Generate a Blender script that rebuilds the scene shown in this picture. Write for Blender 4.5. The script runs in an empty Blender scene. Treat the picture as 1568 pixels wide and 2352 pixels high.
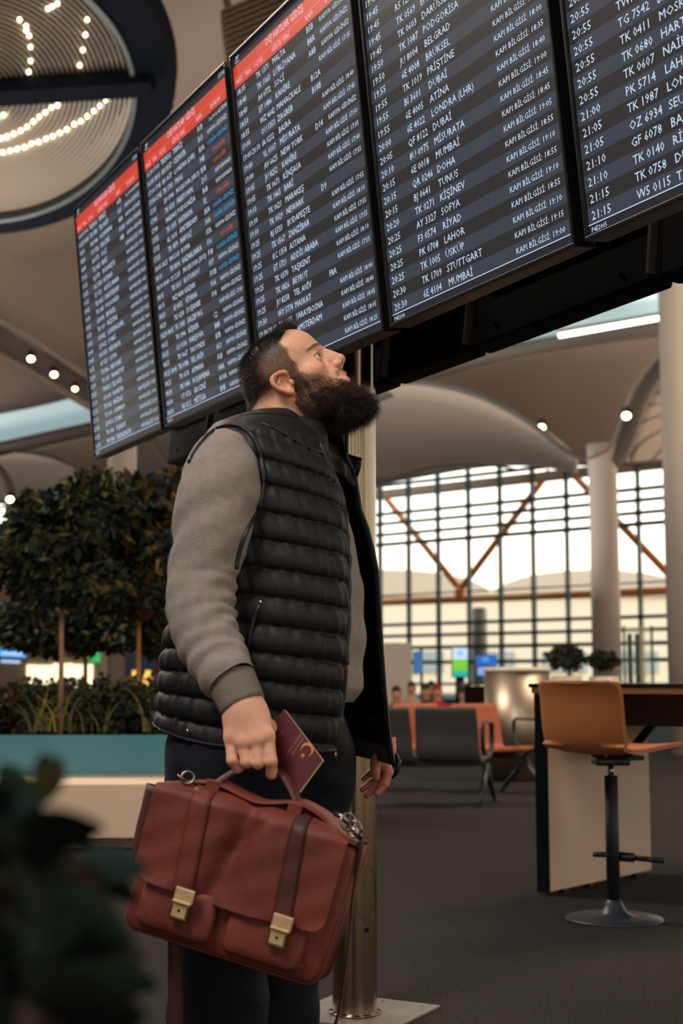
import bpy, bmesh, math, random
import numpy as np
from mathutils import Vector, Matrix
C = bpy.context.scene.collection
scene = bpy.context.scene
HC = 1.0                                     # lens height above the floor
FP = 3267.0                                  # focal length in pixels of the 1568 x 2352 frame (50 mm on 24 x 36)
PITCH = math.atan(390 / FP)
CP, SP = math.cos(PITCH), math.sin(PITCH)
# ---------------------------------------------------------------- camera
cam = bpy.data.cameras.new('camera')
cam.sensor_fit = 'VERTICAL'; cam.sensor_height = 36; cam.sensor_width = 24; cam.lens = 50.0
cam.clip_end = 2000; cam.clip_start = 0.05
cam.dof.use_dof = True; cam.dof.focus_distance = 3.3; cam.dof.aperture_fstop = 4.2
camo = bpy.data.objects.new('camera', cam); C.objects.link(camo)
camo.location = (0, 0, HC); camo.rotation_euler = (math.pi / 2 + PITCH, 0, 0)
scene.camera = camo
scene.view_settings.view_transform = 'Standard'; scene.view_settings.look = 'None'
scene.view_settings.gamma = 1; scene.view_settings.use_curve_mapping = False
scene.view_settings.exposure = 0.0
scene.cycles.max_bounces = 6; scene.cycles.diffuse_bounces = 3; scene.cycles.glossy_bounces = 3
scene.cycles.sample_clamp_indirect = 4.0
# ---------------------------------------------------------------- sky: low evening sun glow near the horizon, pale above
w = bpy.data.worlds.new('sky'); scene.world = w; w.use_nodes = True
nt = w.node_tree; nt.nodes.clear()
tc = nt.nodes.new('ShaderNodeTexCoord'); sx = nt.nodes.new('ShaderNodeSeparateXYZ')
cr = nt.nodes.new('ShaderNodeValToRGB'); bg = nt.nodes.new('ShaderNodeBackground'); wo = nt.nodes.new('ShaderNodeOutputWorld')
nt.links.new(tc.outputs['Generated'], sx.inputs[0]); nt.links.new(sx.outputs['Z'], cr.inputs[0])
nt.links.new(cr.outputs[0], bg.inputs[0]); nt.links.new(bg.outputs[0], wo.inputs[0])
e = cr.color_ramp.elements
e[0].position = 0.0; e[0].color = (1.0, .62, .30, 1)
e[1].position = 0.5; e[1].color = (.70, .84, .88, 1)
k = e.new(0.05); k.color = (1.0, .74, .44, 1)
k = e.new(0.10); k.color = (1.0, .93, .80, 1)
k = e.new(0.20); k.color = (.95, .97, .93, 1)
bg.inputs[1].default_value = 2.6

def area(name, loc, rot, sx_, sy_, power, col):
    l = bpy.data.lights.new(name, 'AREA'); l.shape = 'RECTANGLE'; l.size = sx_; l.size_y = sy_
    l.energy = power; l.color = col
    o = bpy.data.objects.new(name, l); C.objects.link(o); o.location = loc; o.rotation_euler = rot
    return o
def aim(loc, to):
    return (Vector(to) - Vector(loc)).to_track_quat('-Z', 'Y').to_euler()
# unseen warm area lights, added to brighten the man, the furniture and the ceiling
area('added_fill_lamp', (-3.4, -0.8, 7.5), aim((-3.4, -0.8, 7.5), (0, 3, 1.2)), 2.6, 2.6, 540, (1.0, .89, .80))
area('added_fill_lamp', (5.5, -3.0, 7.0), aim((5.5, -3.0, 7.0), (0.5, 4, 1.0)), 3.0, 3.0, 190, (1.0, .80, .64))
area('added_fill_lamp', (7.0, 13.0, 10.5), aim((7, 13, 10.5), (2, 11, 0)), 4, 4, 900, (1.0, .78, .56))
area('added_fill_lamp', (-7.0, 11.0, 9.5), aim((-7, 11, 9.5), (-3, 10, 0)), 3, 3, 1100, (1.0, .86, .70))
area('added_uplight', (-5.2, 19.0, 2.5), (math.pi, 0, 0), 2, 2, 420, (1.0, .90, .80))  # added below the louvres to brighten their slats
for (x_, y_, pw_) in ((-9, 27, 760), (12, 24, 1300), (22, 44, 2200), (-22, 46, 2400), (2, 38, 500)):
    area('added_uplight', (x_, y_, 3.2), (math.pi, 0, 0), 5, 5, pw_, (1.0, .88, .79))  # hidden lights, added to brighten the ceiling from below

# ---------------------------------------------------------------- helpers
def P(px, py, Y):
    rx = (px - 784) / FP; ry = (1176 - py) / FP
    dy = CP - ry * SP; dz = ry * CP + SP
    return Vector((rx * Y / dy, Y, HC + dz * Y / dy))
def F(px, py, z=0.0):
    rx = (px - 784) / FP; ry = (1176 - py) / FP
    dy = CP - ry * SP; dz = ry * CP + SP
    t = (z - HC) / dz
    return Vector((rx * t, dy * t, z))
def lin(c):
    return tuple(((v / 255) / 12.92 if v / 255 <= .04045 else ((v / 255 + .055) / 1.055) ** 2.4) for v in c)
MATS = {}
def mat(name, col, rough=.6, metal=0., emit=None, es=1., noise=0., nscale=8., bump=0., bscale=60., spec=.5, sss=0., coat=0., aniso=0., trans=0.):
    if name in MATS: return MATS[name]
    m = bpy.data.materials.new(name); m.use_nodes = True; MATS[name] = m
    t = m.node_tree; b = t.nodes['Principled BSDF']
    c = lin(col)
    b.inputs['Base Color'].default_value = (*c, 1)
    b.inputs['Roughness'].default_value = rough; b.inputs['Metallic'].default_value = metal
    b.inputs['Specular IOR Level'].default_value = spec
    b.inputs['Coat Weight'].default_value = coat
    b.inputs['Anisotropic'].default_value = aniso; b.inputs['Anisotropic Rotation'].default_value = .25 if aniso else 0
    b.inputs['Transmission Weight'].default_value = trans
    if sss:
        b.inputs['Subsurface Weight'].default_value = sss
        b.inputs['Subsurface Radius'].default_value = (1, .35, .2); b.inputs['Subsurface Scale'].default_value = .008
    if emit:
        b.inputs['Emission Color'].default_value = (*lin(emit), 1); b.inputs['Emission Strength'].default_value = es
    tcn = None
    if noise or bump:
        tcn = t.nodes.new('ShaderNodeTexCoord')
    if aniso:
        tg = t.nodes.new('ShaderNodeTangent'); tg.direction_type = 'RADIAL'; tg.axis = 'Z'; t.links.new(tg.outputs[0], b.inputs['Tangent'])
    if noise:
        n = t.nodes.new('ShaderNodeTexNoise'); n.inputs['Scale'].default_value = nscale; n.inputs['Detail'].default_value = 5
        r = t.nodes.new('ShaderNodeValToRGB')
        r.color_ramp.elements[0].position = .3; r.color_ramp.elements[1].position = .7
        r.color_ramp.elements[0].color = (*[v * (1 - noise) for v in c], 1)
        r.color_ramp.elements[1].color = (*[min(1, v * (1 + noise)) for v in c], 1)
        t.links.new(tcn.outputs['Object'], n.inputs['Vector']); t.links.new(n.outputs['Fac'], r.inputs[0])
        t.links.new(r.outputs[0], b.inputs['Base Color'])
    if bump:
        n = t.nodes.new('ShaderNodeTexNoise'); n.inputs['Scale'].default_value = bscale; n.inputs['Detail'].default_value = 4
        bp = t.nodes.new('ShaderNodeBump'); bp.inputs['Strength'].default_value = bump; bp.inputs['Distance'].default_value = .01
        t.links.new(tcn.outputs['Object'], n.inputs['Vector']); t.links.new(n.outputs['Fac'], bp.inputs['Height'])
        t.links.new(bp.outputs[0], b.inputs['Normal'])
    return m
def tag(o, label=None, cat=None, group=None, kind=None):
    if label: o['label'] = label
    if cat: o['category'] = cat
    if group: o['group'] = group
    if kind: o['kind'] = kind
    return o
def empty(name, loc=(0, 0, 0), rz=0., label=None, cat=None, group=None):
    o = bpy.data.objects.new(name, None); C.objects.link(o); o.location = loc; o.rotation_euler = (0, 0, rz)
    o.empty_display_size = .1
    return tag(o, label, cat, group)
def meshobj(name, verts, faces, m, parent=None, smooth=False, mats=None, fmat=None, local=False):
    me = bpy.data.meshes.new(name)
    if parent is not None and not local:     # vertices are given in world space
        bpy.context.view_layer.update()
        inv = parent.matrix_world.inverted()
        A = np.array(inv); V_ = np.asarray([tuple(v) for v in verts], dtype=float) if not isinstance(verts, np.ndarray) else verts
        V_ = V_ @ A[:3, :3].T + A[:3, 3]; verts = V_.tolist()
    elif isinstance(verts, np.ndarray): verts = verts.tolist()
    if isinstance(faces, np.ndarray): faces = faces.tolist()
    me.from_pydata(verts, [], faces); me.update()
    for mm in (mats or [m]): me.materials.append(mm)
    if fmat is not None: me.polygons.foreach_set('material_index', fmat)
    if smooth: me.polygons.foreach_set('use_smooth', [True] * len(me.polygons))
    o = bpy.data.objects.new(name, me); C.objects.link(o)
    if parent is not None: o.parent = parent
    return o
class MB:
    """collects shapes into one mesh"""
    def __init__(s): s.v = []; s.f = []; s.m = []; s.mi = 0
    def add(s, vs, fs):
        b = len(s.v); s.v += [tuple(v) for v in vs]; s.f += [tuple(i + b for i in f) for f in fs]; s.m += [s.mi] * len(fs)
    def box(s, c, size, R=None, bev=0.0):
        hx, hy, hz = size[0] / 2, size[1] / 2, size[2] / 2
        bm = bmesh.new(); bmesh.ops.create_cube(bm, size=1)
        for v in bm.verts: v.co = Vector((v.co.x * 2 * hx, v.co.y * 2 * hy, v.co.z * 2 * hz))
        if bev: bmesh.ops.bevel(bm, geom=bm.edges[:], offset=min(bev, hx * .9, hy * .9, hz * .9), segments=2, affect='EDGES', profile=.6)
        M_ = R if R is not None else Matrix.Identity(3)
        bm.verts.index_update()
        vs = [M_ @ v.co + Vector(c) for v in bm.verts]; fs = [[v.index for v in f.verts] for f in bm.faces]
        bm.free(); s.add(vs, fs); return s
    def tube(s, pts, rad, n=12, cap=True, flat=None):
        pts = [Vector(p) for p in pts]; rad = rad if isinstance(rad, (list, tuple)) else [rad] * len(pts)
        vs = []; up = None
        for i, p in enumerate(pts):
            d = (pts[min(i + 1, len(pts) - 1)] - pts[max(i - 1, 0)]).normalized()
            if up is None:
                up = Vector((0, 0, 1)) if abs(d.z) < .9 else Vector((1, 0, 0))
            a = d.cross(up).normalized(); up = a.cross(d).normalized()
            for k in range(n):
                t = 2 * math.pi * k / n
                ca, sa = math.cos(t), math.sin(t)
                if flat: ca, sa = ca * flat[0], sa * flat[1]
                vs.append(p + (a * ca + up * sa) * rad[i])
        fs = [(i * n + k, i * n + (k + 1) % n, (i + 1) * n + (k + 1) % n, (i + 1) * n + k) for i in range(len(pts) - 1) for k in range(n)]
        if cap: fs += [tuple(range(n - 1, -1, -1)), tuple((len(pts) - 1) * n + k for k in range(n))]
        s.add(vs, fs); return s
    def lathe(s, c, prof, n=32, R=None, cap=True):
        vs = []; M_ = R if R is not None else Matrix.Identity(3)
        for r, z in prof:
            for k in range(n):
                t = 2 * math.pi * k / n; vs.append(M_ @ Vector((r * math.cos(t), r * math.sin(t), z)) + Vector(c))
        fs = [(i * n + k, i * n + (k + 1) % n, (i + 1) * n + (k + 1) % n, (i + 1) * n + k) for i in range(len(prof) - 1) for k in range(n)]
        if cap: fs += [tuple(range(n - 1, -1, -1)), tuple((len(prof) - 1) * n + k for k in range(n))]
        s.add(vs, fs); return s
    def quad(s, a, b, c, d): s.add([a, b, c, d], [(0, 1, 2, 3)]); return s
    def build(s, name, m, parent=None, smooth=False, mats=None, local=False):
        return meshobj(name, s.v, s.f, m, parent, smooth, mats, s.m if mats else None, local)
def cr_spline(pts, n):
    pts = np.array([tuple(p) for p in pts], dtype=float); k = len(pts)
    ext = np.vstack([2 * pts[0] - pts[1], pts, 2 * pts[-1] - pts[-2]]); out = []
    for i in range(n):
        t = i / (n - 1) * (k - 1); j = min(int(t), k - 2); u = t - j
        a, b, c, d = ext[j], ext[j + 1], ext[j + 2], ext[j + 3]
        out.append(.5 * ((2 * b) + (-a + c) * u + (2 * a - 5 * b + 4 * c - d) * u * u + (-a + 3 * b - 3 * c + d) * u ** 3))
    return np.array(out)
def patch(name, curves, m, nu=28, nv=10, thick=.15, parent=None):
    """a curved shell lofted through curves of (column, row, distance)"""
    cs = [cr_spline([P(*q) for q in c], nu) for c in curves]
    rows = [cr_spline([c[i] for c in cs], nv) for i in range(nu)]
    V_ = [tuple(rows[i][j]) for i in range(nu) for j in range(nv)]
    fs = [(i * nv + j, i * nv + j + 1, (i + 1) * nv + j + 1, (i + 1) * nv + j) for i in range(nu - 1) for j in range(nv - 1)]
    o = meshobj(name, V_, fs, m, parent, True)
    s_ = o.modifiers.new('shell', 'SOLIDIFY'); s_.thickness = thick; s_.offset = 0
    return o
def rnd(a, b): return random.uniform(a, b)
random.seed(7)
# ================================================================ MATERIALS
def carpet(name, c1, c2, sc):
    m = bpy.data.materials.new(name); m.use_nodes = True; t = m.node_tree; b = t.nodes['Principled BSDF']
    b.inputs['Roughness'].default_value = .95; b.inputs['Specular IOR Level'].default_value = .15
    tc = t.nodes.new('ShaderNodeTexCoord'); n = t.nodes.new('ShaderNodeTexNoise'); n.inputs['Scale'].default_value = sc; n.inputs['Detail'].default_value = 3
    r = t.nodes.new('ShaderNodeValToRGB'); r.color_ramp.elements[0].position = .42; r.color_ramp.elements[1].position = .60
    r.color_ramp.elements[0].color = (*lin(c1), 1); r.color_ramp.elements[1].color = (*lin(c2), 1)
    bp = t.nodes.new('ShaderNodeBump'); bp.inputs['Strength'].default_value = .5; bp.inputs['Distance'].default_value = .006
    t.links.new(tc.outputs['Object'], n.inputs['Vector']); t.links.new(n.outputs['Fac'], r.inputs[0]); t.links.new(r.outputs[0], b.inputs['Base Color'])
    t.links.new(n.outputs['Fac'], bp.inputs['Height']); t.links.new(bp.outputs[0], b.inputs['Normal'])
    return m
def slatted(name, col, dark, scale, axis=(1, 0, 0), rough=.6):
    """fine parallel joints of a far slatted surface"""
    m = bpy.data.materials.new(name); m.use_nodes = True; t = m.node_tree; b = t.nodes['Principled BSDF']
    b.inputs['Roughness'].default_value = rough
    tc = t.nodes.new('ShaderNodeTexCoord'); wv = t.nodes.new('ShaderNodeTexWave'); wv.inputs['Scale'].default_value = scale; wv.wave_profile = 'SAW'
    wv.bands_direction = 'X' if axis[0] else ('Y' if axis[1] else 'Z')
    mp = t.nodes.new('ShaderNodeMapping'); mp.inputs['Rotation'].default_value = (0, 0, axis[3] if len(axis) > 3 else 0)
    r = t.nodes.new('ShaderNodeValToRGB'); r.color_ramp.elements[0].position = .12; r.color_ramp.elements[1].position = .28
    r.color_ramp.elements[0].color = (*lin(dark), 1); r.color_ramp.elements[1].color = (*lin(col), 1)
    t.links.new(tc.outputs['Object'], mp.inputs[0]); t.links.new(mp.outputs[0], wv.inputs['Vector'])
    t.links.new(wv.outputs['Fac'], r.inputs[0]); t.links.new(r.outputs[0], b.inputs['Base Color'])
    return m
M_floor_near = carpet('speckled_brown_carpet', (12, 14, 18), (54, 51, 48), 150)
M_floor_far = carpet('grey_carpet', (21, 32, 44), (36, 50, 68), 190)
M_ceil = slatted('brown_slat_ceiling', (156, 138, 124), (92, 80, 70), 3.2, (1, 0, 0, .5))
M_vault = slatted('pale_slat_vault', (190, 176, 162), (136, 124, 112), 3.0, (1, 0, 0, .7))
M_vault_w = mat('smooth_vault', (190, 176, 160), .6, noise=.05)
M_rib = mat('vault_rib', (92, 88, 84), .6)
M_dark = mat('navy_black_steel', (12, 20, 30), .8, spec=.1)
M_steel = mat('brushed_steel', (142, 128, 110), .20, 1., aniso=.75)
M_black = mat('black_plastic', (10, 12, 17), .35)
M_blackm = mat('black_matte', (13, 15, 20), .6)
M_column = mat('white_column', (196, 186, 178), .45)
M_wall = mat('hall_wall', (150, 138, 126), .8)
M_mull = mat('teal_mullion', (30, 62, 66), .4)
M_orange = mat('orange_steel', (245, 156, 88), .5)
M_glow = mat('led_strip', (255, 250, 235), .5, emit=(255, 246, 226), es=5.)
M_spot = mat('spot_lens', (255, 240, 200), .5, emit=(255, 226, 160), es=14.)
M_dot = mat('louvre_bulb', (255, 240, 210), .5, emit=(255, 232, 190), es=7.)
M_skyglass = mat('rooflight_diffuser', (190, 214, 216), .6, emit=(168, 196, 202), es=.62)

# ================================================================ ROOM
a_, b_ = F(350, 2207), F(1480, 2005)
dirv = (b_ - a_).normalized(); L0 = a_ - dirv * 60; L1 = a_ + dirv * 120
X0, X1, Y0, Y1 = -75.0, 30.2, -22.0, 120.0
# floor, cut along the change of carpet
yl = a_.y + (X0 - a_.x) * dirv.y / dirv.x; yr = a_.y + (X1 - a_.x) * dirv.y / dirv.x
fl = meshobj('floor', [(X0, Y0, 0), (X1, Y0, 0), (X1, min(yr, Y1), 0), (X0, max(yl, Y0), 0), (X1, Y1, 0), (X0, Y1, 0)],
             [(0, 1, 2, 3), (3, 2, 4, 5)], None, mats=[M_floor_near, M_floor_far], fmat=[0, 1])
tag(fl, kind='structure')
def struct(name, mb, m, **k):
    o = mb.build(name, m, **k); o['kind'] = 'structure'; return o
struct('wall_left', MB().box((X0, 49, 8), (.4, 142, 16)), M_wall)
# right wall and back wall: long glazed bands with piers, unseen, laid out for sky streaks on the pole
rw = MB().box((30, 20, 13.5), (.4, 84, 7)).box((30, 20, .3), (.4, 84, .6))
for yy, wy in ((-20, 1.6), (-17, .6), (-14, 2.4), (-9, 1.4), (-6, .6), (-2, 2.2), (2, 1.2), (6.5, 2.0), (10, .8), (15, 2.2), (21, 1.6), (27, 1.6), (33, 2), (39, 1.6), (45, 1.6), (51, 1.6), (57, 1.6)): rw.box((30, yy, 5.2), (.5, wy, 10))
struct('wall_right', rw, M_wall)
bw = MB().box((-52.5, Y0, 8), (45.0, .4, 16)).box((0, Y0, 12.5), (60, .4, 7)).box((0, Y0, .4), (60, .4, .8))
for xx, wx in ((-28, 1.6), (-24.5, .8), (-21, 2.6), (-16, 3.6), (-11, .9), (-8, 3.0), (-3.6, 1.2), (-1, 1.4), (2.5, 2.6), (6, .6), (9, 1.8), (13, .8), (17, 2.4), (21, 1.0), (25.5, 2.0), (29, 1.6)): bw.box((xx, Y0, 5), (wx, .5, 9))
struct('wall_back', bw, M_wall)
# ceiling: flat slatted field around 13 m, seen upper left
Zc = 13.0
cz = MB().quad((X0, Y0, Zc + .8), (X1, Y0, Zc + .8), (X1, 62, Zc + .8), (X0, 62, Zc + .8))
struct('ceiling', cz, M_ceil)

# --- upper left oval louvre rooflight --------------------------------------------------
oc = P(-60, 200, 22.0)                      # its centre, seen tilted towards us
ax_u = Vector((1, 0, 0))
view = (oc - Vector((0, 0, HC))).normalized()
tilt = math.asin(.79)
perp = view.cross(ax_u).normalized(); perp = -perp if perp.z < 0 else perp
ax_v = (perp * math.sin(tilt) - view * math.cos(tilt)).normalized()      # its far side is the lower one in view
ax_n = ax_u.cross(ax_v).normalized()
if ax_n.dot(view) > 0: ax_n = -ax_n
S_ = 22.0 / 3267 * (1 / (CP + .3 * SP)) * .98
R_in = 410 * 22.0 / 3440 * 1.0
def disc(r, t, off=0.0): return oc + ax_u * (r * math.cos(t)) + ax_v * (r * math.sin(t)) + ax_n * off
rl = empty('rooflight', oc, 0, 'round louvred rooflight in a dark blue ring, upper left of the ceiling', 'rooflight')
M_louv = mat('louvre_slat', (214, 204, 192), .5)
ring = MB(); N = 96
for i in range(N):
    t0, t1 = 2 * math.pi * i / N, 2 * math.pi * (i + 1) / N
    a, b = R_in * 1.012, R_in * (1.12 + .125 * min(1, 1 + math.sin((t0 + t1) / 2)))
    pr = [(a, .30), (b, .30), (b, -.3)]
    for k in range(2):
        (r0, z0), (r1, z1) = pr[k], pr[k + 1]
        ring.quad(disc(r0, t0, z0), disc(r1, t0, z1), disc(r1, t1, z1), disc(r0, t1, z0))
ring.build('rim', M_dark, rl, True)
inner = MB()
for i in range(N):
    t0, t1 = 2 * math.pi * i / N, 2 * math.pi * (i + 1) / N
    a, b = R_in * .985, R_in * 1.012
    inner.quad(disc(a, t0, .34), disc(b, t0, .34), disc(b, t1, .34), disc(a, t1, .34))
    inner.quad(disc(a, t0, .34), disc(a, t1, .34), disc(a, t1, .1), disc(a, t0, .1))
inner.build('trim_ring', mat('grey_trim_metal', (92, 102, 104), .5, .3), rl)
for k in range(31):
    r = R_in * (.968 - k * .0305)
    sl = MB(); n = 72 if r > 1 else 36
    for i in range(n):
        t0, t1 = -math.pi * .62 + 1.3 * math.pi * i / n, -math.pi * .62 + 1.3 * math.pi * (i + 1) / n
        w_ = R_in * .0076
        zz = .10
        A = [disc(r - w_, t0, zz), disc(r - w_, t1, zz), disc(r + w_ * .8, t1, zz + .05), disc(r + w_ * .8, t0, zz + .05)]
        B = [p - ax_n * .035 for p in A]
        sl.add(A + B, [(0, 1, 2, 3), (7, 6, 5, 4), (0, 4, 5, 1), (3, 2, 6, 7)])
    sl.build('louvre_slat', M_louv, rl)
back = MB()
back.add([disc(0, 0, -.9)] + [disc(R_in * 1.0, 2 * math.pi * i / 64, -.9) for i in range(64)], [(0, 1 + i, 1 + (i + 1) % 64) for i in range(64)])
back.build('backing', mat('dim_teal_backing', (22, 30, 33), .8), rl)
def onD(px, py, off=.14):
    o_ = Vector((0, 0, HC)); d_ = (P(px, py, 10) - o_).normalized(); pl = oc + ax_n * off
    return o_ + d_ * ((pl - o_).dot(ax_n) / d_.dot(ax_n))
bm_ = MB(); p0, p1 = onD(-60, 232, .5), onD(346, 206, .5)
dd = (p1 - p0).normalized(); ww = ax_n.cross(dd).normalized() * .14
A = [p0 - ww, p1 - ww, p1 + ww, p0 + ww]; B = [q - ax_n * .6 for q in A]
bm_.add(A + B, [(0, 1, 2, 3), (7, 6, 5, 4), (0, 4, 5, 1), (1, 5, 6, 2), (2, 6, 7, 3), (3, 7, 4, 0)])
bm_.build('beam', M_dark, rl)
bulbs = [((188, -10), (200, 45), (196, 80), (190, 115), (183, 150), (174, 182)), ((60, 60), (67, 82), (70, 108), (70, 140), (66, 165), (57, 190), (49, 207)),
         ((318, 98), (308, 124), (298, 147), (286, 167)),
         ((242, 230), (229, 243), (215, 255), (200, 267), (185, 278), (170, 285), (153, 297), (137, 305), (121, 313), (105, 319), (88, 326), (72, 330), (56, 338), (39, 342), (23, 346), (6, 350)),
         ((132, 242), (118, 247), (104, 258), (90, 268), (76, 279), (62, 291), (47, 300), (31, 307), (15, 314), (2, 318)), ((8, 264), (-6, 270)),
         ((120, 15), (132, 8), (45, 45), (60, 70), (110, 20), (-10, 100), (-20, 60))]
for q in sum(bulbs, ()):
    MB().lathe(onD(q[0], q[1], .16), [(.004, .035), (.022, .024), (.030, 0), (.022, -.024), (.004, -.035)], 8).build('bulb', M_dot, rl)
for (a0, a1) in (((0, 20), (250, 95)), ((20, 300), (300, 400)), ((160, 180), (300, 60))):
    q0, q1 = onD(*a0, -.05), onD(*a1, -.05)
    MB().tube([q0, q1], .02, 6).build('carrier_rail', M_rib, rl)

# --- shell surfaces of the vaulted ceiling ---------------------------------------------
def vault(name, curves, m, **k):
    o = patch(name, curves, m, **k); o['kind'] = 'structure'; return o
# brown slatted field under the oval, its edge runs down to the pale rooflight band
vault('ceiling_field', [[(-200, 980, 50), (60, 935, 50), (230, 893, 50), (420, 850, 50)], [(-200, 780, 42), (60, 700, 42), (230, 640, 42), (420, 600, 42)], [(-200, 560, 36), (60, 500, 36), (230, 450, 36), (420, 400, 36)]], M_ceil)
if False: vault('ceiling_soffit', [[(380, 420, 30), (418, 260, 28.5), (400, 60, 27), (340, -120, 26)], [(540, 420, 30), (556, 260, 28.5), (530, 60, 27), (470, -120, 26)]], mat('dark_brown_soffit', (98, 88, 80), .7), nv=4)
# slats above screen row: real battens
so = empty('slat_soffit', P(650, 60, 24), 0, 'brown slatted soffit above the third screen from the left', 'ceiling panel')
for i in range(20):
    y0 = -24 + i * 13.5
    q0, q1 = P(508 + max(0, y0) * .13, y0 + 60, 23.3), P(860, y0 - 90, 23.3)
    d_ = (q1 - q0).normalized(); u_ = Vector((0, -.25, .97)); u_ = (u_ - d_ * u_.dot(d_)).normalized(); n_ = d_.cross(u_)
    A = [q0 - u_ * .022, q1 - u_ * .022, q1 + u_ * .022, q0 + u_ * .022]; B = [q - Vector((0, .16, 0)) for q in A]
    mb = MB(); mb.add(A + B, [(0, 1, 2, 3), (7, 6, 5, 4), (0, 4, 5, 1), (1, 5, 6, 2), (2, 6, 7, 3), (3, 7, 4, 0)])
    mb.build('slat', mat('brown_slat', (118, 100, 88), .6), so)
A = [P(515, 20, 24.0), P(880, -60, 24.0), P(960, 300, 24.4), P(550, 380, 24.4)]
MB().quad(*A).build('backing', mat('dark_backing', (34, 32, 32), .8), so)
eg = [P(505, -40, 23.8), P(520, 0, 23.8), P(530, 45, 23.8), P(538, 95, 23.8), P(544, 160, 23.8)]
MB().tube(eg, .07, 8).build('edge_trim', mat('soffit_edge', (104, 94, 86), .6), so)
# light trough with three spots
tr = MB()
for (p, q, o_) in (((-60, 735), (240, 925), .0),):
    a0, b0, a1, b1 = P(-60, 712, 39.5), P(-60, 782, 40), P(260, 905, 47), P(260, 962, 47.5)
    tr.quad(a0, a1, b1, b0)
struct('trim_1', tr, mat('trough', (84, 76, 72), .7))
for n_, pl in (('trim_2', [P(-60, 786, 39.6), P(60, 850, 42), P(225, 945, 46.5)]), ('trim_3', [P(-60, 708, 39.2), P(60, 770, 42), P(240, 893, 46)])):
    struct(n_, MB().tube(pl, .12, 8), mat('trough_edge', (142, 128, 116), .6))
def spot(px, py, Y, r, label, up=None, grp='ceiling spotlights'):
    c_ = P(px, py, Y); t = empty('ceiling_spotlight', c_, 0, label, 'spotlight', grp)
    dv = (Vector((0, 0, HC)) - c_).normalized(); dv = (dv + Vector((0, 0, -.6))).normalized()
    R = dv.to_track_quat('Z', 'Y').to_matrix()
    MB().lathe(c_, [(r * 1.12, -.35), (r * 1.25, -.1), (r * 1.25, .04), (r * 1.05, .04), (r, .0)], 20, R, cap=False).build('housing', M_blackm, t, True)
    MB().lathe(c_, [(.001, 0.01), (r * .95, .0)], 20, R, cap=False).build('lens', M_spot, t)
spot(71, 824, 40.5, .10, 'lit ceiling spotlight in the diagonal trough, upper left of three')
spot(124, 860, 42, .10, 'lit ceiling spotlight in the middle of the diagonal trough')
spot(172, 893, 43.5, .08, 'dim ceiling spotlight at the low end of the diagonal trough')
# pale rooflight band, left
vault('ceiling_rooflight', [[(-200, 985, 55), (0, 946, 55), (230, 898, 55), (420, 850, 55)], [(-200, 1062, 56), (0, 1024, 56), (230, 978, 56), (420, 935, 56)]], M_skyglass, nv=3)
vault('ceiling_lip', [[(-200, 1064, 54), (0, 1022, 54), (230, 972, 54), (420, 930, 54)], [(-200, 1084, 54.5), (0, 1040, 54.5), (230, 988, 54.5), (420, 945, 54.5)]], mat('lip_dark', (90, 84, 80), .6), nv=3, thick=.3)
# left lower vaults
vault('ceiling_vault', [[(-200, 1080, 58), (60, 1030, 58), (260, 985, 58), (560, 930, 58)], [(-200, 1110, 60), (60, 1080, 60), (260, 1050, 60), (560, 1000, 60)], [(-200, 1150, 66), (60, 1150, 66), (260, 1150, 66), (560, 1150, 66)]], M_vault_w)
vault('ceiling_vault', [[(-60, 1046, 56), (70, 1042, 56), (150, 1058, 56), (190, 1080, 56), (240, 1120, 56)], [(-60, 1150, 62), (70, 1160, 62), (150, 1170, 62), (190, 1180, 62), (240, 1185, 62)]], M_vault)
def rib(name, pts, w_, m=None, n=40):
    """curved ceiling rib, flat band of width w_"""
    pl = cr_spline([P(*q) for q in pts], n); o = MB().tube([Vector(p) for p in pl], w_ / 2, 8, flat=(1, .7)).build(name, m or M_rib, smooth=True)
    o['kind'] = 'structure'; return o
rib('trim_4', [(-80, 1032, 55.5), (40, 1036, 55.5), (110, 1046, 55.5), (165, 1066, 55.5), (200, 1088, 55.5)], .22)
rib('trim_5', [(-60, 1040, 54), (-20, 1070, 54), (8, 1100, 54), (25, 1150, 54), (32, 1210, 54)], .75)
spot(23, 1147, 52, .13, 'lit spotlight on the curved rib at the left edge')
rib('trim_6', [(350, 1010, 50), (378, 1060, 50), (384, 1110, 50)], .25)
spot(380, 1097, 46, .15, 'round lit spotlight under the black bracket, left of the man')

# right side: sky band, LED line, lip, vaults
vault('ceiling_rooflight', [[(860, 905, 44), (1060, 826, 44), (1285, 774, 44), (1620, 722, 44)], [(860, 720, 38), (1060, 690, 38), (1285, 640, 38), (1620, 600, 38)]], M_skyglass, nv=4)
q0, q1 = P(1283, 771, 41), P(1528, 728, 41)
led = empty('led_line', q0, 0, 'long bright LED line under the pale rooflight at right', 'light')
MB().tube([q0, q1], .068, 10).build('tube', M_glow, led)
MB().tube([q0 + Vector((0, .12, .12)), q1 + Vector((0, .12, .12))], .09, 8).build('channel', M_rib, led)
vault('ceiling_lip', [[(850, 905, 43), (1060, 828, 43), (1285, 779, 43), (1620, 732, 43)], [(850, 920, 43.4), (1060, 842, 43.4), (1285, 794, 43.4), (1620, 748, 43.4)]], mat('lip_brown', (112, 102, 94), .6), nv=3, thick=.3)  # lip in one even grey-brown
vault('ceiling_vault', [[(850, 918, 44), (1060, 842, 44), (1285, 793, 44), (1640, 746, 44)], [(850, 960, 47), (1060, 900, 47), (1285, 880, 47), (1640, 860, 47)], [(850, 1020, 51), (1060, 1010, 51), (1285, 1010, 51), (1640, 1010, 51)], [(850, 1068, 53), (1060, 1064, 53), (1285, 1066, 53), (1640, 1066, 53)]], M_ceil, nv=14)
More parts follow.
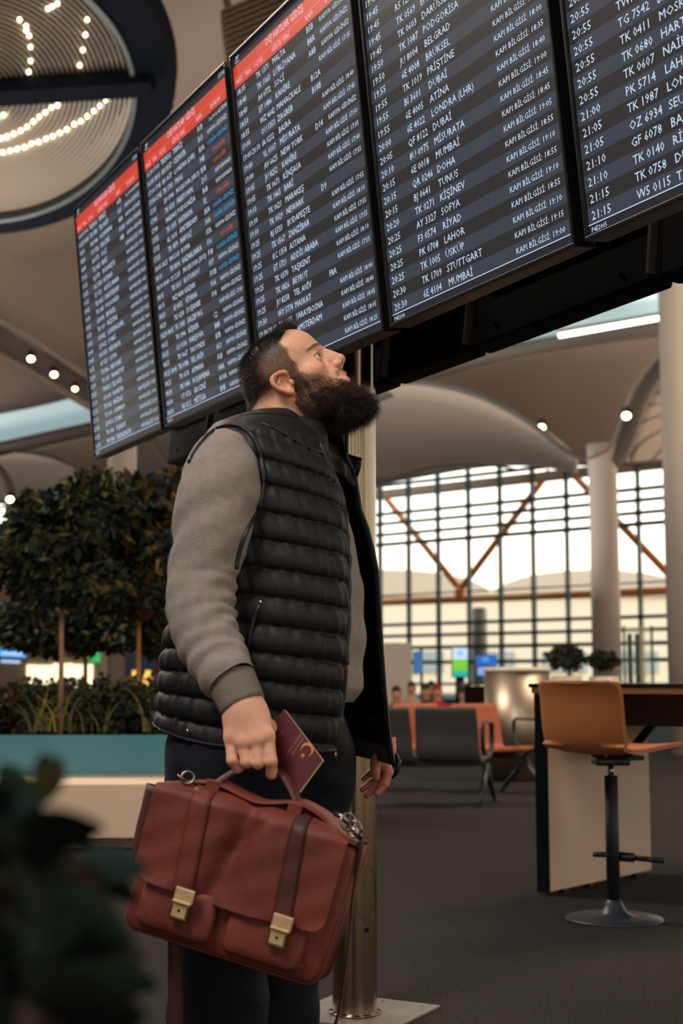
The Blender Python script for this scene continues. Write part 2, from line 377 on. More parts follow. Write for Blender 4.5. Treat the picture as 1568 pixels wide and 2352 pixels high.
vault('ceiling_vault', [[(820, 884, 42.5), (960, 884, 42.5), (1080, 908, 42.5), (1180, 952, 42.5), (1262, 1000, 42.5), (1325, 1052, 42.5)], [(820, 1000, 48), (960, 1010, 48), (1080, 1024, 48), (1180, 1040, 48), (1262, 1060, 48), (1325, 1078, 48)], [(820, 1118, 54), (960, 1094, 54), (1080, 1074, 54), (1180, 1066, 54), (1262, 1072, 54), (1325, 1084, 54)]], M_vault_w)
rib('trim_7', [(850, 880, 41), (960, 878, 41), (1080, 902, 41), (1180, 948, 41), (1240, 988, 41), (1290, 1030, 41), (1350, 1058, 41)], .26)
rib('trim_8', [(1600, 770, 39), (1535, 822, 39), (1490, 880, 39), (1462, 930, 39), (1444, 985, 39), (1428, 1030, 39), (1400, 1062, 39)], .80)
rib('trim_9', [(1560, 776, 38.6), (1505, 826, 38.6), (1462, 880, 38.6), (1436, 935, 38.6), (1418, 990, 38.6), (1396, 1032, 38.6), (1345, 1056, 38.6)], .14, mat('rib_edge', (150, 136, 124), .5))
vault('ceiling_vault', [[(1600, 800, 41), (1530, 862, 41), (1480, 930, 41), (1452, 1000, 41), (1440, 1062, 41)], [(1700, 900, 43), (1640, 930, 43), (1590, 980, 43), (1570, 1020, 43), (1560, 1050, 43)]], slatted('bold_slat_vault', (170, 152, 138), (96, 86, 78), 2.0, (1, 0, 0, .9)), nv=8)
rib('trim_10', [(880, 1108, 50), (960, 1080, 50), (1050, 1068, 50), (1130, 1070, 50), (1200, 1080, 50)], .12)
spot(1243, 982, 41.5, .12, 'lit spotlight on the long arched rib, right of the pole')
spot(1438, 955, 37.9, .12, 'lit spotlight on the broad rib above the white column')
spot(1516, 617, 30, .06, 'small warm light seen in the gap between two black backs')
def column(px0, px1, ytop, Y, label, x_flare=0):
    c_ = P((px0 + px1) / 2, 1566, Y); r = (px1 - px0) / 2 * Y / 3290; zt = P(784, ytop, Y).z
    o = MB().lathe((c_.x, c_.y, 0), [(r, 0), (r, zt * .5), (r * .98, zt - .4), (r * (1 + x_flare * .3), zt), (r * (1 + x_flare), zt + .5)], 36).build('column', M_column, smooth=True)
    tag(o, label, 'column'); return o
column(1361, 1428, 1062, 39, 'pale round column carrying the vault ribs, behind the bar stool', .1)
column(1536, 1690, 300, 20, 'nearer pale column cut by the right edge of the picture')
column(238, 304, 900, 46, 'pale column behind the tree crowns, below the leftmost screen')

# ================================================================ WINDOW WALL (recedes to the left)
wd = Vector((-.755, .656, 0)).normalized(); wp = P(1308, 1566, 60); wp.z = 0
def onW(px):                                  # point of the wall plane under picture column px
    r = (P(px, 1566, 1.0)); r = Vector((r.x, r.y, 0)); n_ = Vector((wd.y, -wd.x, 0))
    return r * (wp.dot(n_) / r.dot(n_))
s_of = lambda px: (onW(px) - wp).dot(wd)
def wbox(mb, s0, s1, z0, z1, th, off=0):
    c_ = wp + wd * ((s0 + s1) / 2) + Vector((wd.y, -wd.x, 0)) * off
    R = Matrix(((wd.x, -wd.y, 0), (wd.y, wd.x, 0), (0, 0, 1)))
    mb.box((c_.x, c_.y, (z0 + z1) / 2), (abs(s1 - s0), th, z1 - z0), R)
win = empty('window_1', tuple(wp), 0); win['kind'] = 'structure'
sp = (s_of(940) - s_of(1308)) / 5
smin, smax = s_of(1308) - sp * 6, s_of(1308) + sp * 30
i = -6
while i <= 30:
    mb = MB(); s0 = s_of(1308) + sp * i; wbox(mb, s0 - .05, s0 + .05, 0, 14, .26); mb.build('mullion', M_mull, win); i += 1
for z_, h_ in ((11.6, .14), (10.2, .14), (8.84, .15), (8.38, .15), (7.86, .15), (7.4, .17), (5.0, .05), (3.62, .14), (3.1, .14), (2.55, .16), (1.88, .16), (.9, .12), (.1, .3)):
    mb = MB(); wbox(mb, smin, smax, z_ - h_ / 2, z_ + h_ / 2, .26); mb.build('transom', M_mull, win)
mb = MB(); wbox(mb, smin, smax, 13.6, 16, .6); struct('wall_front', mb, M_wall)
mb = MB(); wbox(mb, smin, smax, 9.75, 10.15, .5, 1.0); mb.build('blind', mat('cream_blind', (206, 180, 150), .8), win)
st = empty('roof_strut', tuple(onW(1055)), 0, 'orange branching steel struts and beam before the window wall', 'strut')
def onWz(px, py, off=1.5):
    o_ = Vector((0, 0, HC)); d_ = P(px, py, 1.0) - o_; n_ = Vector((wd.y, -wd.x, 0)); pl = wp + n_ * off
    return o_ + d_ * ((pl - o_).dot(n_) / d_.dot(n_))
MB().tube([onWz(1055, 1352), onWz(865, 1118)], .16, 10).build('strut', M_orange, st, True)
MB().tube([onWz(1058, 1352), onWz(1150, 1230), onWz(1262, 1082)], .16, 10).build('strut', M_orange, st, True)
MB().tube([onWz(1305, 1078), onWz(1420, 1200), onWz(1560, 1345)], .16, 10).build('strut', M_orange, st, True)
MB().tube([onWz(700, 1390), onWz(1055, 1377)], .17, 10).build('beam', M_orange, st, True)
MB().tube([onWz(1056, 1377), onWz(1560, 1356)], .17, 10).build('beam', M_orange, st, True)
MB().tube([onWz(1056, 1385), onWz(1056, 1345)], [.3, .22], 10).build('node', M_orange, st, True)
po = onW(1058) + Vector((wd.y, -wd.x, 0)) * 1.5
o = MB().lathe((po.x, po.y, 0), [(.34, 0), (.34, 4.2), (.30, 4.35)], 20).build('post', M_column, smooth=True)
tag(o, 'short pale post under the branching orange struts', 'post')
# outside: apron and far terminal
struct('ground', MB().quad((-400, 62, -.3), (400, 62, -.3), (400, 700, -.3), (-400, 700, -.3)), mat('apron', (170, 150, 124), .8))
M_bld = mat('cream_cladding', (226, 208, 184), .7, noise=.05)
tb = empty('terminal_building', (40, 190, -.3), 0, 'long pale terminal building outside beyond the window wall', 'building')
MB().box((40, 190, 5.7), (150, 20, 12)).build('wall', M_bld, tb)
for i in range(5):
    x_ = -20 + i * 26
    V2 = [Vector((x_ + 13 * math.cos(t), 179.5, 11.7 + 3.4 * math.sin(t))) for t in np.linspace(0, math.pi, 13)]
    mb = MB(); mb.add(V2 + [v + Vector((0, 21, 0)) for v in V2], [(j, j + 1, j + 14, j + 13) for j in range(12)] + [tuple(range(13)), tuple(range(25, 12, -1))])
    mb.build('roof', mat('pale_roof', (190, 172, 154), .6), tb)
for i in range(16):
    MB().box((-26 + i * 9, 179.8, 3.5), (5.5, .3, 2.6)).build('window', mat('far_glass', (150, 160, 160), .15), tb)
# ================================================================ FLIGHT SCREENS
D_ = Vector((-0.46433733, 0.88565842, 0)); N_ = Vector((-0.88565842, -0.46433733, 0))
SC1, SH, STILT, SLEN, SW, SG, SS0 = 1.87, 0.952, 0.1063, 1.0973, 0.8213, 0.0379, 5.851
def emis(name, col, s=1., rough=.35):
    m = mat(name, (8, 9, 12), rough, emit=col, es=s); return m
M_bez = mat('screen_bezel', (16, 16, 20), .3)
M_rowa = emis('screen_row_dark', (50, 47, 49), .80, .28); M_rowb = emis('screen_row_slate', (64, 69, 80), .84, .28)
M_strip = emis('screen_plain', (46, 46, 54), .7, .28)
M_red = emis('screen_red_band', (226, 66, 48), .80); M_redl = emis('screen_red_line', (246, 150, 100), .9)
M_txt = emis('screen_text_white', (206, 226, 250), .90); M_txtl = emis('screen_text_lilac', (244, 206, 226), .9)
M_blue = emis('screen_text_blue', (20, 160, 226), 1.0); M_rtxt = emis('screen_text_red', (214, 80, 62), .9)
ADV = {}
def textmesh(items, name, m, parent):
    """items: (string, x, z, cap height, align, wide) on the plane y=0; flat lettering joined to one mesh"""
    V_, F_ = [], []
    for s, x, z, cap, al, wide in items:
        c = bpy.data.curves.new('t', 'FONT'); c.body = s; c.size = 1; c.resolution_u = 1; c.offset = .0
        o = bpy.data.objects.new('t', c); me = o.to_mesh()
        n = len(me.vertices); co = np.empty(n * 3); me.vertices.foreach_get('co', co); co = co.reshape(-1, 3)
        if n:
            k = cap / .69; kx = k * 1.0 * wide; w_ = co[:, 0].max() * kx
            ox = x if al == 'L' else (x - w_ if al == 'R' else x - w_ / 2)
            b = len(V_); V_ += [(ox + p[0] * kx, 0, z + p[1] * k) for p in co]
            F_ += [tuple(b + i for i in p.vertices) for p in me.polygons]
        o.to_mesh_clear(); bpy.data.objects.remove(o); bpy.data.curves.remove(c)
    return meshobj(name, V_, F_, m, parent, local=True)
K = 'KAPIYA GİDİNİZ'; U_ = 'UÇAĞA GİDİNİZ'; S0 = 'SON ÇAĞRI'; KK = 'KAPI KAPANDI'
def kb(t): return 'KAPI BİLGİSİ: ' + t
R1 = '''16:00|19:00|TBZ8502|TEBRİZ|A1B|3 sa 30 dk GECİKME
16:35|18:40|TK 0789|TEL AVİV|A11|K
18:30||MS 9686|N DJAMENA|A8A|K
18:30||UT 0726|GROZNİ|A10A|K
18:40||A4 0772|SOÇİ|A8B|K
19:10||TK 1465|BARİ||17:45
19:25||RJ 3733|BUDAPEŞTE||17:55
19:25||KC 1354|ASTANA||17:55
19:25||ET 1721|ADDİS ABABA||17:55
19:45||TK 0603|DARÜSSELAM||18:20
19:50||TK 1087|PODGORİSA||18:25
19:50||6E 4008|BRÜKSEL||18:25
19:55||TK 1019|PRİŞTİNE||18:30
19:55||6E 4022|LONDRA (LHR)||18:35
20:00||QF 8122|DUBAİ||18:35
20:05||8U 0975|MİSURATA||18:40
20:25||AY 3327|SOFYA||18:55
20:30||TK 0866|ABU DABİ||19:00
20:50||TK 1587|FRANKFURT||19:20
20:55||TWI0511|TEL AVİV||19:35
21:10||GF 6078|BAHREYN||19:40
21:15||TK 0302|BAĞDAT||19:45
21:15||TK 0150|DAMMAM||19:45
23:40||QF 8116|DUBAİ||22:10
01:25||TK 0368|TAŞKENT||23:55
01:35||MS 9284|İSKENDERİYE||00:05'''
R2 = '''15:30|19:00|TBZ8502|TEBRİZ|A1B|3 sa 30 dk GECİKME
16:00|18:00|AH 3017|CEZAYİR|B13|K
17:10|17:45|BA 0677|LONDRA (LHR)|B3A|U
17:30|17:45|TK 1769|PRAG|F4B|S
17:35||DP 0994|MOSKOVA (VKO)|B3B|S
17:40||TK 0533|FREETOWN|D11|KK
17:40||MNE0405|PODGORİSA|B6B|KK
17:55||TK 1395|KATANYA|F2|S
17:55||KL 1614|AMSTERDAM|B5A|U
17:55||TK 1879|NAPOLİ|F6A|U
18:05|18:25|W4 5163|ROMA|F7A|K
18:10||TK 8304|KAZABLANKA|F16|S
18:10|18:40|SU 2133|MOSKOVA (SVO)|F1B|U
18:15||TK 0561|KOTONOU|F17|K
18:15||WZ 4684|KAZAN|F13B|U
18:20||6E 4032|VİYANA|F1A|K
18:20||TK 0254|DUŞANBE|F14|K
18:20|18:05|TK 1383|SALZBURG||17:50
18:25||TK 0346|BİŞKEK|C2|K
18:25||LO 0136|VARŞOVA|B8B|K
18:25||TK 0667|YAOUNDE|B7B|K
18:25|18:40|TK 0788|TEL AVİV|A11|K
18:25||TK 0576|ASMARA|F6B|K
18:30||MS 9686|N DJAMENA|A8A|K
18:30||UT 0726|GROZNİ|A10A|K
18:30||NJ 0212|MİTİGA|B9B|K'''
R3 = '''18:35||TK 1371|MALTA|B5B|K
18:40||TK 1063|LÜBLİYANA|B8A|K
18:40||A4 0772|SOÇİ|A8B|K
18:50||ET 1486|KAHİRE||17:35
18:55||WZ 4642|MAHAÇKALE|B12A|
19:00||OU 5353|ZAGREB|B18B|
19:00|20:10|IA 0222|BASRA||18:40
19:00||YL 0107|MİSURATA||17:45
19:00||AV 6625|NEW YORK|D14|K
19:05||JU 8252|KAHİRE||17:50
19:05||TK 0671|KİNŞASA||17:35
19:10||TK 1465|BARİ||17:40
19:10||TK 0621|MARAKEŞ||17:55
19:10||TK 0029|NEWARK|D9|
19:25||RJ 3733|BUDAPEŞTE||17:55
19:25||TK 0567|ZANZİBAR||18:10
19:25||KC 1354|ASTANA||17:55
19:25||ET 1721|ADDİS ABABA||17:55
19:25||TK 0370|TAŞKENT||18:10
19:25||TK 0826|BEYRUT||17:55
19:25||JU 8258|TEL AVİV|F8A|
19:30||WY 5774|MASKAT||18:00
19:30|20:10|TK 1025|SARAYBOSNA||18:40
19:35||KL 1618|AMSTERDAM||18:05
19:35||A3 0995|LES||18:05
19:40||TK 1881|NİS||18:25'''
R4 = '''19:35||TK 1759|HELSİNKİ||18:10
19:40||TK 1767|OSLO||18:15
19:40||PC 0411|TİRAN||18:15
19:40||R5 1270|AMMAN||18:20
19:45||R5 1272|ENTEBBE||18:20
19:45||TK 0569|DARÜSSELAM||18:25
19:45||TK 0603|PODGORİSA||18:25
19:45||TK 1087|BELGRAD||18:25
19:45||JU 8004|BRÜKSEL||18:25
19:50||6E 4008|PRİŞTİNE||18:00
19:50||TK 1019|DUBAİ||18:35
19:55||BI 3601|ATİNA||18:40
19:55||6E 4005|LONDRA (LHR)||19:00
19:55||6E 4022|DUBAİ||18:45
19:55||QF 8122|MİSURATA||18:45
20:00||8U 0975|MUMBAİ||19:05
20:05||6E 0018|DOHA||18:55
20:10||QR 0246|TUNUS||19:10
20:15||BJ 0641|KİŞİNEV||18:55
20:15||TK 0271|SOFYA||19:10
20:15||AY 3327|RİYAD||18:55
20:20||F3 0574|LAHOR||19:10
20:25||PK 0708|ÜSKÜP||19:15
20:25||TK 1005|STUTTGART||19:15
20:25||TK 1709|MUMBAİ||19:15
20:30||6E 4104|MUMBAİ||19:00'''
# the fourth and fifth boards are read upwards from their last lines
t4 = '20:30 20:30 20:25 20:25 20:25 20:25 20:20 20:15 20:15 20:15 20:10 20:05 20:00 19:55 19:55 19:55 19:55 19:50 19:50 19:45 19:45 19:45 19:45 19:45 19:40 19:40'.split()
f4 = '6E 4104,TK 1709,TK 1005,PK 0708,F3 0574,AY 3327,TK 0271,BJ 0641,QR 0246,6E 0018,8U 0975,QF 8122,6E 4022,6E 4005,BI 3601,TK 1019,6E 4008,JU 8004,TK 1087,TK 0603,TK 0569,R5 1272,TK 0611,TK 0731,KL 1620,TK 0415'.split(',')
c4 = 'MUMBAİ,STUTTGART,ÜSKÜP,LAHOR,RİYAD,SOFYA,KİŞİNEV,TUNUS,DOHA,MUMBAİ,MİSURATA,DUBAİ,LONDRA (LHR),ATİNA,DUBAİ,PRİŞTİNE,BRÜKSEL,BELGRAD,PODGORİSA,DARÜSSELAM,ENTEBBE,AMMAN,DAKAR,KABİL,OSLO,MOSKOVA'.split(',')
s4 = '19:00 19:15 19:10 18:55 19:10 18:55 19:10 18:55 19:05 18:45 18:45 19:00 18:40 18:35 18:00 18:25 18:25 18:25 18:20 18:20 18:20 18:20 18:15 18:15 18:10 18:10'.split()
R4 = '\n'.join(reversed(['%s||%s|%s||%s' % q for q in zip(t4, f4, c4, s4)]))
t5 = '21:15 21:15 21:10 21:10 21:05 21:05 21:00 20:55 20:55 20:55 20:55 20:55 20:55 20:50 20:50 20:50 20:45 20:45 20:45 20:40 20:40 20:40 20:35 20:35 20:35 20:30'.split()
f5 = 'W5 0115,TK 0758,TK 0140,GF 6078,OZ 6934,TK 1987,PK 5714,TK 0607,TK 0680,TK 0411,TG 7542,TWI0511,TK 1587,TK 1821,TK 1905,TK 1729,TK 0306,TK 0342,TK 0264,TK 0180,TK 0716,TK 0062,TK 0054,TK 0090,TK 0020,TK 0052'.split(',')
c5 = 'TAHRAN,DUBAİ,RİYAD,BAHREYN,SEUL,LONDRA (LGW),LAHOR,NAİROBİ,HARTUM,MOSKOVA (VKO),BANGKOK,BAKÜ,FRANKFURT,PARİS,ZÜRİH,BERLİN,LEFKOŞA,TİFLİS,ALMATI,DELHİ,KARAÇİ,KUALA LUMPUR,SİNGAPUR,SEUL,PEKİN,TOKYO'.split(',')
R5 = '\n'.join(reversed(['%s||%s|%s||%s' % q for q in zip(t5, f5, c5, '19:55 19:50 19:50 19:45 19:45 19:40 19:40 19:35 19:35 19:35 19:30 19:35 19:25 19:20 19:20 19:20 19:15 19:15 19:15 19:10 19:10 19:10 19:05 19:05 19:05 19:00'.split())]))
SLAB = ['leftmost flight information screen of the row, red header above blurred lines',
        'second flight information screen from the left, with blue and red status lines',
        'third flight information screen from the left, directly above the head of the man',
        'large flight information screen whose last line is flight 6E 4104 to Mumbai',
        'flight information screen cut by the right edge, its last lines at 21:15']
FOOT = ['P4E2001', 'P4E2002', 'P4E2003', 'P4E2004', 'P4E2005']
def screen(i, rows):
    s_right = SS0 - (SW + SG) * i - SW         # the end towards the camera
    s_left = SS0 - (SW + SG) * i
    org = -N_ * SC1 + D_ * s_left + Vector((0, 0, HC + SH))
    root = empty('flight_screen', org, 0, SLAB[i], 'screen', 'flight information screens in a row')
    X = -D_; Z = (N_ * math.sin(STILT) + Vector((0, 0, math.cos(STILT)))).normalized(); Y = Z.cross(X).normalized()
    root.rotation_euler = Matrix((X, Y, Z)).transposed().to_euler()
    W_, H_ = SW, SLEN
    MB().box((W_ / 2, .030, H_ / 2), (W_, .055, H_), bev=.004).build('housing', M_bez, root, local=True)
    b = .010                                    # slim raised edge round the picture
    mb = MB()
    for c_, s_ in (((W_ / 2, 0, b / 2), (W_, .012, b)), ((W_ / 2, 0, H_ - b / 2), (W_, .012, b)), ((b / 2, 0, H_ / 2), (b, .012, H_ - 2 * b)), ((W_ - b / 2, 0, H_ / 2), (b, .012, H_ - 2 * b))):
        mb.box(c_, s_, bev=.002)
    mb.build('bezel', M_bez, root, local=True)
    x0, x1, z0, z1 = b, W_ - b, b, H_ - b; h = z1 - z0; ww = x1 - x0; yf = .0012
    def band(name, za, zb, m, y=yf):
        return MB().quad((x0, y, za), (x1, y, za), (x1, y, zb), (x0, y, zb)).build(name, m, root, local=True)
    zt = z1 - .030 * h; zm = zt - .036 * h; zr = zm - .031 * h; zf = z0 + .020 * h
    band('top_strip', zt, z1, M_strip); band('title_band', zm, zt, M_red); band('column_band', zr, zm - .0012, M_red); band('footer_strip', z0, zf, M_strip)
    band('divider_line', zm - .0012, zm, M_redl)
    band('closing_line', zf - .0006, zf + .0016, M_txt, yf - .0006)
    n = 26; rh = (zr - zf) / n
    for k in range(n): band('text_row', zr - (k + 1) * rh, zr - k * rh, M_rowb if k % 2 else M_rowa)
    fx = lambda q: x0 + ww * q
    wt, ly, bl, rd = [], [], [], []
    ly.append(('DIŞ HATLAR GİDİŞ', fx(.48), zm + .012 * h, .0215, 'C', .96))
    for s_, q in (('SAAT', .012), ('TAH.', .105), ('UÇUŞ', .195), ('GİDİŞ YERİ', .36), ('KAPI', .655), ('DURUM', .815)):
        ly.append((s_, fx(q), zr + .010 * h, .0150, 'L', 1.1))
    wt.append(('17:34', fx(.985), zt + .010 * h, .015, 'R', 1.1)); wt.append((FOOT[i], fx(.01), z0 + .0045 * h, .0105, 'L', 1.0))
    for k, row in enumerate(rows.split('\n')):
        a = row.split('|'); zb = zr - (k + 1) * rh + rh * .24; cap = .0192
        wt.append((a[0], fx(.016), zb, cap, 'L', 1.10))
        if a[1]: wt.append((a[1], fx(.108), zb, cap, 'L', 1.0))
        wt.append((a[2], fx(.205), zb, cap, 'L', 1.0)); wt.append((a[3], fx(.358), zb, cap, 'L', 1.04))
        if a[4]: wt.append((a[4], fx(.655), zb, cap, 'L', 1.0))
        v = a[5]; it = (fx(.970), zb + .0022, .0140, 'R')
        if v == 'K': wt.append((K, *it, 1.06))
        elif v == 'U': bl.append((U_, *it, 1.1))
        elif v == 'S': rd.append((S0, fx(.93), it[1], it[2], 'R', 1.0))
        elif v == 'KK': wt.append((KK, *it, 1.0))
        elif 'sa' in v: wt.append((v, fx(.98), zb + .002, .013, 'R', .95))
        elif v: wt.append((kb(v), *it, 1.10))
    plane = Vector((0, -.0008, 0))
    for items, nm, m in ((wt, 'white_lettering', M_txt), (ly, 'header_lettering', M_txtl), (bl, 'blue_lettering', M_blue), (rd, 'red_lettering', M_rtxt)):
        if items:
            o = textmesh(items, nm, m, root); o.location = (0, yf - .0006, 0); o['kind'] = 'stuff'
    # little aircraft mark and its line at the start of the top strip
    q = .0009; ax, az = fx(.045), zt + .006 * h
    pl = [(-18, 2), (-14, 3), (-6, 2), (-16, 18), (-11, 18), (3, 6), (12, 10), (16, 15), (13, 17), (5, 13), (-2, 10)]
    mk = MB(); rr = [(ax + .0009 * x_, yf - .0006, az + .0009 * (z_ + 1)) for x_, z_ in [(-16, 6), (-13, 6), (-8, 9), (-1, 11), (-10, 22), (-5, 22), (7, 14), (15, 18), (18, 21), (14, 22), (6, 19), (-8, 12)]]
    mk.add(rr, [(0, 1, 2, 11), (2, 3, 10, 11), (3, 4, 5, 6), (3, 6, 9, 10), (6, 7, 8, 9)])
    mk.quad((ax - .016, yf - .0006, az), (ax + .016, yf - .0006, az), (ax + .016, yf - .0006, az + .0022), (ax - .016, yf - .0006, az + .0022))
    mk.build('aircraft_mark', M_txt, root, local=True)
    return root
for i, r_ in enumerate((R1, R2, R3, R4, R5)): screen(i, r_)
# rear bank: backs of the screens that face the other way, leaning the other way
SC2 = 2.15
def s_rear(px, py=None):
    # where the line of their lower edges crosses picture column px
    r = P(px, 1566, 1.0); r = Vector((r.x, r.y, 0)); A = -N_ * SC2
    # A + D s = r k
    M2 = np.array([[r.x, -D_.x], [r.y, -D_.y]]); k, s = np.linalg.solve(M2, [A.x, A.y]); return s
edges = [(366, 546), (554, 742), (748, 869), (876, 1068), (1077, 1506), (1522, 2300)]
edges = [(s_rear(a), s_rear(b)) for a, b in edges]
RL = ['black back of a screen at the far left, hanging below the second flight screen', 'black screen back behind the shoulder of the man', 'black screen back hidden behind the head of the man', 'black screen back hidden behind the beard and the steel pole',
      'black screen back right of the steel pole, under the fourth flight screen', 'long black screen back above the LED line', 'black screen back at the right edge of the picture']
sl, s3 = edges[0][0], edges[3][1]
step = (sl - s3 + .03) / 5
spans = [(sl - step * k, sl - step * (k + 1) + .03) for k in range(5)] + [edges[4], edges[5]]
for k, (sa, sb) in enumerate(spans):
    W_ = sa - sb
    org = -N_ * SC2 + D_ * sa + Vector((0, 0, HC + SH))
    org.z -= .022
    root = empty('rear_screen', org, 0, RL[k], 'screen', 'backs of the rear row of screens')
    X = -D_; Z = (-N_ * math.sin(STILT) + Vector((0, 0, math.cos(STILT)))).normalized(); Y = Z.cross(X).normalized()
    root.rotation_euler = Matrix((X, Y, Z)).transposed().to_euler()
    MB().box((W_ / 2, .05, .56), (W_, .07, 1.1), bev=.012).build('rear_cover', mat('rear_black', (8, 9, 12), .7, spec=.15), root, local=True)
    MB().box((W_ / 2, .015, .60), (W_ * .86, .04, .86), bev=.01).build('raised_panel', mat('rear_black', (8, 9, 12), .7, spec=.15), root, local=True)
    for xx in (W_ - .005,): MB().box((xx, .03, .55), (.010, .05, 1.04)).build('lit_side_strip', mat('lit_edge_brown', (92, 80, 74), .5, .4), root, local=True)  # light on the cover's end edge, painted as a brown strip
    for xx in (.12, W_ - .12): MB().lathe((xx, .012, .06), [(.006, -.004), (.006, .004)], 10, Matrix.Rotation(math.pi / 2, 3, 'X')).build('screw', M_bez, root, local=True)
# carrying frame between the two banks
fr = empty('screen_frame', -N_ * 2.0 + D_ * 3 + Vector((0, 0, 2.2)), 0, 'black steel frame between the two rows of screens', 'frame')
for zz in (2.32, 2.75):
    a, b = -N_ * 2.0 + D_ * 5.9 + Vector((0, 0, zz)), -N_ * 2.0 + D_ * 1.2 + Vector((0, 0, zz)); c_ = (a + b) / 2
    MB().box(c_, ((b - a).length, .05, .08), Matrix((-D_, -N_, Vector((0, 0, 1)))).transposed().to_3x3()).build('rail', M_black, fr)
# pole
pb = F(815, 2340); pc = Vector((pb.x, pb.y + .032, 0))
pole = empty('steel_pole', pc, 0, 'round brushed steel pole on a square base plate, behind the man', 'pole')
RP = .0675
MB().lathe((0, 0, 0), [(RP + .012, .012), (RP + .012, .016), (RP, .017), (RP, .019), (RP, .03), (RP, 1.5), (RP, 2.97), (RP, 2.99), (RP, 3.0)], 96).build('shaft', M_steel, pole, True, local=True)
R45 = Matrix.Rotation(math.radians(-28), 3, 'Z')
MB().box((.02, .03, .005), (.36, .36, .010), R45, bev=.002).build('base_plate', mat('dull_steel_plate', (150, 146, 140), .45, .8, noise=.1, nscale=12), pole, local=True)
for dx, dy in ((-.14, -.14), (.14, -.14), (.14, .14), (-.14, .14), (0, .15), (.0, -.15)):
    v = R45 @ Vector((dx, dy, 0)); MB().lathe((v.x + .02, v.y + .03, .010), [(.008, 0), (.008, .003), (.003, .004)], 10).build('screw', mat('bright_screw', (220, 214, 204), .25, 1.), pole, local=True)
# access cover seam and screw on the shaft
seam = []
for t in np.linspace(0, 2 * math.pi, 40):
    th = -math.pi / 2 + .62 + .62 * math.cos(t) * .9; zz = .345 + .085 * math.sin(t)
    seam.append((math.cos(th) * (RP + .0004), math.sin(th) * (RP + .0004), zz * 1.0 + .02))
MB().tube(seam, .0006, 5, cap=False).build('cover_seam', M_black, pole, local=True)
th = -math.pi / 2 + .55
MB().lathe((math.cos(th) * RP, math.sin(th) * RP, .262), [(.007, 0), (.007, .003), (.003, .004)], 12, Vector((math.cos(th), math.sin(th), 0)).to_track_quat('Z', 'Y').to_matrix()).build('cover_screw', M_dark, pole, local=True)
# ================================================================ BAR STOOL
M_tan = mat('tan_leather', (200, 124, 76), .55, bump=.08, bscale=120)
M_grad = mat('dark_steel', (46, 56, 68), .42, .3)
sb = F(1410, 2112)
sto = empty('bar_stool', sb, 0, 'tan bar stool on a round dark foot beside the high table', 'stool')
# foot: disc and cone
MB().lathe((0, 0, 0), [(.205, 0), (.207, .004), (.200, .010), (.12, .014), (.075, .02), (.052, .036), (.036, .07), (.028, .085)], 48).build('base', M_grad, sto, True, local=True)
MB().lathe((0, 0, 0), [(.0285, .07), (.0285, .60)], 32).build('pole', M_blackm, sto, True, local=True)
MB().lathe((0, 0, 0), [(.0125, .59), (.0125, .648)], 20).build('gas_lift', M_steel, sto, True, local=True)
pl = MB().box((.0, 0, .662), (.15, .12, .035), bev=.012); pl.box((.06, 0, .676), (.16, .06, .02), bev=.006); pl.build('under_seat_plate', M_black, sto, local=True)
fz = .262
MB().tube([(-.085, -.03, fz + .012), (.0, 0, fz + .006), (.07, .0, fz - .004)], .0115, 12).build('footrest', M_black, sto, True, local=True)
MB().tube([(.02, 0, fz), (.09, -.0, fz - .006)], .020, 12).build('footrest_clamp', M_black, sto, True, local=True)
MB().tube([(.085, 0, fz - .006), (.215, -.01, fz - .018)], .0115, 12).build('footrest', M_black, sto, True, local=True)
# one-piece shell: back turned to us, seat running to the right and away
fw = Vector((.82, .57, 0)).normalized(); sd = Vector((fw.y, -fw.x, 0))        # sitting direction, its right-hand side
prof = [(.205, .712), (.185, .722), (.11, .716), (.02, .706), (-.07, .700), (-.125, .706), (-.162, .735), (-.178, .79), (-.186, .86), (-.192, .93), (-.204, .985), (-.212, 1.0)]
prof = cr_spline([(a, 0, b) for a, b in prof], 40); nw = 17; V_ = []; idx = []
for i, p in enumerate(prof):
    t = i / 39; hw = .225 if t < .5 else .24 - .02 * max(0, (t - .85) / .15) ** 2
    if t < .1: hw *= .80 + .2 * math.sqrt(max(0, 1 - ((.1 - t) / .1) ** 2))
    if t > .93: hw *= .86 + .14 * math.sqrt(max(0, 1 - ((t - .93) / .07) ** 2))
    for j in range(nw):
        v = j / (nw - 1) * 2 - 1
        cup = .030 * v * v
        q = fw * (p[0] + (cup if t > .55 else 0) * .7) + sd * (hw * v) + Vector((0, 0, p[2] + (cup * .5 if t < .5 else 0)))
        V_.append(tuple(q))
fs = [(i * nw + j, i * nw + j + 1, (i + 1) * nw + j + 1, (i + 1) * nw + j) for i in range(39) for j in range(nw - 1)]
o = meshobj('seat_shell', V_, fs, M_tan, sto, True, local=True)
s_ = o.modifiers.new('t', 'SOLIDIFY'); s_.thickness = .020; s_.offset = 0; s_ = o.modifiers.new('b', 'BEVEL'); s_.width = .006; s_.segments = 2
rim = [V_[i * nw] for i in range(40)] + [V_[39 * nw + j] for j in range(1, nw)] + [V_[i * nw + nw - 1] for i in range(38, -1, -1)]
MB().tube(rim, .0045, 6, cap=False).build('piping', mat('tan_piping', (150, 88, 54), .55), sto, True, local=True)

